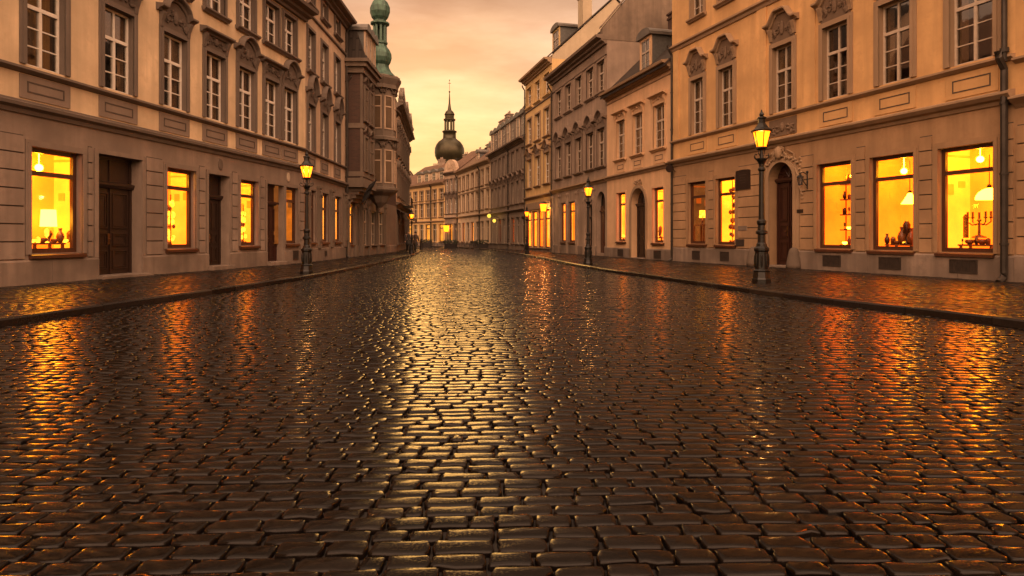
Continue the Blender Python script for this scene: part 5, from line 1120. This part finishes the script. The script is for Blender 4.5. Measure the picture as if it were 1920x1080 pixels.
mb = MB(); x, y, z = E.at(1811, 446, .98); mb.box(-.05, .05, -.05, .05, 0, .62); mb.lathe([(.09, .62), (.02, .72)], 8); tag(mb.build('dark_statuette', 'vase', loc=E.world(x, -.98, z)), 'slim dark statuette left of the candelabra in the widest amber window', 'statuette')
o = ge[4]; zt = shelf(E, o, DP, 'display table inside the middle amber window of the ochre house', hgt=.16)
pendant(E, 1706, 382, .7, .85, 'cone shaped pendant lamp glowing in the middle amber window of the ochre house', 1.4, False)
gM = 'ornaments in the middle amber window of the ochre house'
for fr, s, kd, mt in ((.46, .8, 3, 'trinket'), (.36, .7, 1, 'trinket'), (.26, 1.3, 0, 'trinket'), (.16, 1.6, 2, 'vase'), (.06, 1.2, 0, 'trinket'), (.6, .8, 0, 'vase'), (.2, .5, 1, 'warmglass')): put(E, o, fr, DP - .12, zt, s, kd, mt, 'brown vase or jar on the display table in the middle amber window', gM)
o = ge[3]
t = thing('shop_shelf', E.world(behind(E, o['x0'] + .16, .75), -.75, o['z0']), 'tall dark rack of lamps and pots in the amber window beside the arched door', 'rack', E.rz())
for k in range(5): mb = MB(); mb.box(-.22, .22, -.15, .15, .1 + k * .55, .14 + k * .55); mb.build('shelf', 'trinket', t)
for sx_ in (-.22, .2): mb = MB(); mb.box(sx_, sx_ + .025, -.15, -.11, 0, 2.7); mb.build('upright', 'trinket', t)
gL = 'lamps and pots on the rack in the amber window beside the arched door'
for k in range(5):
    for q in range(2):
        P_ = vase(E, 960, 446, .7, R.uniform(.5, .85), (k + q) % 4, ('bulb' if (k + q) % 4 == 1 else 'vase' if q else 'trinket'), 'pot or small lit lamp on the tall rack beside the arched door', gL); P_.location = E.world(behind(E, o['x0'] + .16, .75) - .1 + q * .2, -.7, o['z0'] + .142 + k * .55)
o = ge[1]; garland(E, o, .15, 8, 'hanging strand of dark leaves and beads in the lime yellow window', .1, .34, 'trinket')
o = ge[0]; table_lamp(E, 1317, 412, .6, .9, 'small orange lit lamp inside the dim window of the ochre house', 'warmglass'); zs = shelf(E, o, .62, 'dark tall stand inside the dim window of the ochre house', hgt=.9)
q = [k for k in COL.objects if k.name.startswith('table_lamp') and k.type == 'EMPTY'][-1]; q.location = E.world(behind(E, o['x0'] + .3, .62), -.62, zs)
o = gs[0]; zt = shelf(S, o, .55, 'small display table in the right amber window of the peach house', hgt=.25)
for fr, s, kd in ((.3, 1.3, 2), (.5, 1.9, 0), (.7, .8, 1)): put(S, o, fr, .5, zt, s, kd, 'vase' if kd < 2 else 'trinket', 'dark vase on the table in the right amber window of the peach house', 'vases in the right amber window of the peach house')
o = gs[2]; zt = shelf(S, o, .55, 'small display table in the left amber window of the peach house', hgt=.2)
for fr, s, kd in ((.3, .9, 1), (.6, .8, 1)): put(S, o, fr, .5, zt, s, kd, 'warmglass', 'glowing glass bowl on the table in the left amber window of the peach house', 'bowls in the left amber window of the peach house')
o = gt[2]; zt = shelf(T, o, .55, 'display table in the left orange window of the brown house', hgt=.3)
for fr, s, kd in ((.3, 1.5, 0), (.6, 1.1, 3)): put(T, o, fr, .5, zt, s, kd, 'warmglass', 'glowing glass vase in the left orange window of the brown house', 'vases in the orange window of the brown house')

# ================================================================== FAR END: CAFE, PLANTERS, PEOPLE
def chair():
    t = thing('cafe_chair', (0, 0, 0), 'x', 'chair', 0, 'dark cafe chairs at the far bend of the street')
    mb = MB(); mb.box(-.21, .21, -.21, .21, .43, .47); mb.build('seat', 'cafe', t); mb = MB(); mb.box(-.2, .2, .19, .22, .6, .92); mb.box(-.2, -.17, .19, .22, .47, .6); mb.box(.17, .2, .19, .22, .47, .6); mb.build('backrest', 'cafe', t)
    for a in (-1, 1):
        for b in (-1, 1): mb = MB(); mb.tube([(a * .19, b * .19, .43), (a * .21, b * .21, 0)], .016, 5); mb.build('leg', 'cafe', t)
    return t
def table():
    t = thing('cafe_table', (0, 0, 0), 'x', 'table', 0, 'round cafe tables at the far bend of the street')
    mb = MB(); mb.lathe([(.4, .72), (.4, .76)], 14); mb.build('table_top', 'wood', t); mb = MB(); mb.lathe([(.2, 0), (.03, .05), (.03, .72)], 8); mb.build('leg', 'cafe', t); return t
c0, t0 = chair(), table(); first = True
def far_at(px, Y): return ((px - 960) / F * Y, Y, 0)
for i, (px, Y) in enumerate(((812, 86), (828, 85), (862, 82), (880, 80), (896, 78))):
    tb = t0 if i == 0 else copy_tree(t0); x, y, _ = far_at(px, Y); tb.location = (x, y, .0); tb['label'] = 'small round cafe table among dark chairs at the far bend of the street'
    for k in range(3):
        c = c0 if (i == 0 and k == 0) else copy_tree(c0); a = k * 2.1 + i; c.location = (x + .75 * math.cos(a), y + .75 * math.sin(a), 0); c.rotation_euler = (0, 0, a - math.pi / 2); c['label'] = 'dark metal cafe chair around the tables at the far bend of the street'
def planter():
    t = thing('planter_box', (0, 0, 0), 'x', 'planter', 0, 'dark planters round the cafe terrace')
    mb = MB(); mb.add([(-.7, -.25, 0), (.7, -.25, 0), (.7, .25, 0), (-.7, .25, 0), (-.78, -.3, .6), (.78, -.3, .6), (.78, .3, .6), (-.78, .3, .6)], [(0, 1, 2, 3), (4, 5, 6, 7), (0, 1, 5, 4), (1, 2, 6, 5), (2, 3, 7, 6), (3, 0, 4, 7)]); mb.build('box', 'pot', t)
    mb = MB()
    for k in range(150):
        p = Vector((R.uniform(-.8, .8), R.uniform(-.32, .32), R.uniform(.58, 1.05))); d = Vector((R.gauss(0, 1), R.gauss(0, 1), R.gauss(0, 1))).normalized() * .09; e = d.orthogonal() * .6
        mb.quad(p - d, p + e, p + d, p - e)
    mb.build('shrub', 'leaf', t); return t
pl0 = planter()
for i, (px, Y, lb) in enumerate(((845, 79, 'dark planter box with clipped shrub before the narrow gabled house'), (906, 75.5, 'dark planter box with shrub at the right end of the cafe terrace'), (800, 90, 'dark planter box with shrub at the left end of the cafe terrace'))):
    o = pl0 if i == 0 else copy_tree(pl0); x, y, _ = far_at(px, Y); o.location = (x, y, .0); o['label'] = lb
def person(loc, rz, label, coat, stride=.25, hs=1.0, bag=False):
    t = thing('person', loc, label, 'person', rz)
    J = [(0, 0, .95, .13), (0, 0, 1.12, .135), (0, 0, 1.34, .155), (0, -.0, 1.48, .075), (0, -.01, 1.56, .062), (0, -.015, 1.66, .098), (0, -.01, 1.74, .08),
         (.1, 0, .88, .1), (.11, -stride * .5, .5, .07), (.11, -stride * .55 + .06, .09, .045), (.11, -stride * .55 - .12, .035, .035),
         (-.1, 0, .88, .1), (-.11, stride * .35, .5, .07), (-.11, stride * .9, .12, .045), (-.11, stride * .9 - .15, .04, .035),
         (.2, 0, 1.42, .068), (.27, .05, 1.14, .05), (.27, -.05, .9, .038), (.265, -.07, .8, .032), (-.2, 0, 1.42, .068), (-.27, -.02, 1.14, .05), (-.27, -.12, .92, .038), (-.265, -.15, .82, .032)]
    Ed = [(0, 1), (1, 2), (2, 3), (3, 4), (4, 5), (5, 6), (0, 7), (7, 8), (8, 9), (9, 10), (0, 11), (11, 12), (12, 13), (13, 14), (2, 15), (15, 16), (16, 17), (17, 18), (2, 19), (19, 20), (20, 21), (21, 22)]
    me = bpy.data.meshes.new('body'); me.from_pydata([j[:3] for j in J], Ed, []); o = bpy.data.objects.new('body', me); COL.objects.link(o); o.parent = t
    sk = o.modifiers.new('skin', 'SKIN'); 
    if not me.skin_vertices: 
        bpy.context.view_layer.objects.active = o; bpy.ops.mesh.customdata_skin_add()
    for i, j in enumerate(J): me.skin_vertices[0].data[i].radius = (j[3], j[3])
    me.skin_vertices[0].data[0].use_root = True; o.modifiers.new('sub', 'SUBSURF').render_levels = 1; me.materials.append(M['skin'])
    mb = MB(); mb.lathe([(.24, .55), (.21, .8), (.18, 1.05), (.2, 1.3), (.2, 1.42), (.09, 1.5)], 12); mb.v = [(x, y * .72, z) for x, y, z in mb.v]
    for s in (-1, 1):
        js = (15, 16, 17) if s > 0 else (19, 20, 21); mb.tube([J[k][:3] for k in js], [.085, .07, .055], 8)
    mb.build('coat', coat, t, smooth=True)
    mb = MB()
    for ks in ((7, 8, 9), (11, 12, 13)): mb.tube([J[k][:3] for k in ks], [.115, .09, .065], 8)
    mb.build('trousers', 'coat', t, smooth=True)
    mb = MB(); mb.blob((0, .015, 1.70), (.105, .11, .1), 10, 7); mb.build('hair', 'hair', t, smooth=True)
    mb = MB()
    for k in (9, 13): q = J[k]; mb.blob((q[0], q[1] - .06, .05), (.055, .14, .05), 8, 5)
    mb.build('shoes', 'iron', t, smooth=True); t.scale = (hs,) * 3; return t
def on_pave(px, Y): return ((px - 960) / F * Y, Y, PAVE)
person(on_pave(766, 52.5), .2, 'person in a dark coat walking away behind the corner lamp', 'coat', .28, 1.0)
person(on_pave(779, 56), 2.9, 'person in a brown coat walking towards the lamp on the left pavement', 'coat2', .3, .98)

# ================================================================== SKY, SUN, CAMERA
wd = bpy.data.worlds.new('World'); SC.world = wd; wd.use_nodes = True; nt = wd.node_tree; nt.nodes.clear()
SUN_EL, SUN_AZ = 9.8, -7.5
sky = N(nt, 'ShaderNodeTexSky'); sky.sky_type = 'NISHITA'; sky.sun_disc = False; sky.sun_elevation = rad(SUN_EL); sky.sun_rotation = rad(SUN_AZ); sky.dust_density = 5; sky.air_density = 2
tc = nt.nodes.new('ShaderNodeTexCoord'); sp = nt.nodes.new('ShaderNodeSeparateXYZ'); nt.links.new(tc.outputs['Generated'], sp.inputs[0])
cl = ramp(nt, sp.outputs[2], [(0.0, (1.0, .71, .30)), (.10, (1.0, .69, .33)), (.20, (.98, .585, .33)), (.34, (.89, .50, .32)), (.42, (.90, .52, .31)), (.62, (1.0, .62, .37)), (1.0, (1.0, .64, .40))])
br = ramp(nt, sp.outputs[2], [(0.0, .212), (.30, .203), (.36, .13), (.45, .06), (.66, .10), (.9, .55), (1.0, .6)])
mp = nt.nodes.new('ShaderNodeMapping'); mp.inputs['Scale'].default_value = (1.0, 1.0, 4.2); mp.inputs['Rotation'].default_value = (.12, .1, 0); nt.links.new(tc.outputs['Generated'], mp.inputs['Vector'])
cn = ramp(nt, noise(nt, 2.3, 7, mp.outputs[0], .55), [(.40, 0), (.60, 1.0)]); cf = ramp(nt, noise(nt, 5.5, 7, mp.outputs[0], .6), [(.4, 0), (.7, 1.0)])
c = mixc(nt, cn, cl, mixc(nt, 1.0, cl, (.68, .58, .58), 'MULTIPLY')); c = mixc(nt, cf, c, mixc(nt, 1.0, c, (1.10, 1.13, 1.2), 'MULTIPLY'))
gd = nt.nodes.new('ShaderNodeVectorMath'); gd.operation = 'DOT_PRODUCT'; nt.links.new(tc.outputs['Generated'], gd.inputs[0]); gd.inputs[1].default_value = (-.12, .985, .12)
glow = ramp(nt, gd.outputs['Value'], [(.90, (1, 1, 1)), (.965, (1.06, 1.07, 1.05)), (1.0, (1.22, 1.26, 1.15))]); c = mixc(nt, 1.0, c, glow, 'MULTIPLY')
ny = nt.nodes.new('ShaderNodeMath'); ny.operation = 'MULTIPLY'; ny.inputs[1].default_value = -1; nt.links.new(sp.outputs[1], ny.inputs[0])
rear = ramp(nt, ny.outputs[0], [(0.0, 0.0), (.10, 0.0), (.45, 1.0), (1.0, 1.0)]); low = ramp(nt, sp.outputs[2], [(0.0, 0.0), (.08, .3), (.3, 1.0)])
rear = mixc(nt, 1.0, rear, low, 'MULTIPLY'); rear = mixc(nt, 1.0, rear, (1.08, 1.08, 1.08), 'MULTIPLY'); br = mixc(nt, 1.0, br, rear, 'LIGHTEN')
c = mixc(nt, 1.0, c, br, 'MULTIPLY')
sc_ = mixc(nt, 1.0, sky.outputs[0], (.012, .012, .012), 'MULTIPLY')
tot = mixc(nt, .9, sc_, c, 'MIX')
mul = nt.nodes.new('ShaderNodeVectorMath'); mul.operation = 'SCALE'; mul.inputs['Scale'].default_value = 57.0; nt.links.new(tot, mul.inputs[0])
bg = N(nt, 'ShaderNodeBackground', Strength=0.1); nt.links.new(mul.outputs[0], bg.inputs[0]); ow = nt.nodes.new('ShaderNodeOutputWorld'); nt.links.new(bg.outputs[0], ow.inputs[0])
sl = bpy.data.lights.new('sun', 'SUN'); sl.energy = 0.5; sl.angle = rad(18); sl.color = (1, .50, .11); so = bpy.data.objects.new('sun', sl); COL.objects.link(so)
d = Vector((math.sin(rad(SUN_AZ)) * math.cos(rad(SUN_EL)), math.cos(rad(SUN_AZ)) * math.cos(rad(SUN_EL)), math.sin(rad(SUN_EL)))); so.rotation_euler = d.to_track_quat('Z', 'Y').to_euler(); so.location = (0, 0, 60)
cam = bpy.data.cameras.new('camera'); cam.sensor_width = 36; cam.lens = 36 * F / 1920; cam.shift_y = -(540 - HZ) / 1920; cam.clip_start = .05; cam.clip_end = 3000
co = bpy.data.objects.new('camera', cam); COL.objects.link(co); co.location = (0, 0, H); co.rotation_euler = (math.pi / 2, 0, 0); SC.camera = co
SC.view_settings.view_transform = 'Standard'; SC.view_settings.look = 'None'; SC.view_settings.exposure = 0; SC.view_settings.gamma = 1
SC.render.engine = 'CYCLES'; cy = SC.cycles; cy.max_bounces = 6; cy.diffuse_bounces = 3; cy.glossy_bounces = 3; cy.transmission_bounces = 4; cy.transparent_max_bounces = 10; cy.sample_clamp_indirect = 6; cy.caustics_reflective = False; cy.caustics_refractive = False; cy.use_denoising = True
SC.render.resolution_x = 1024; SC.render.resolution_y = 576
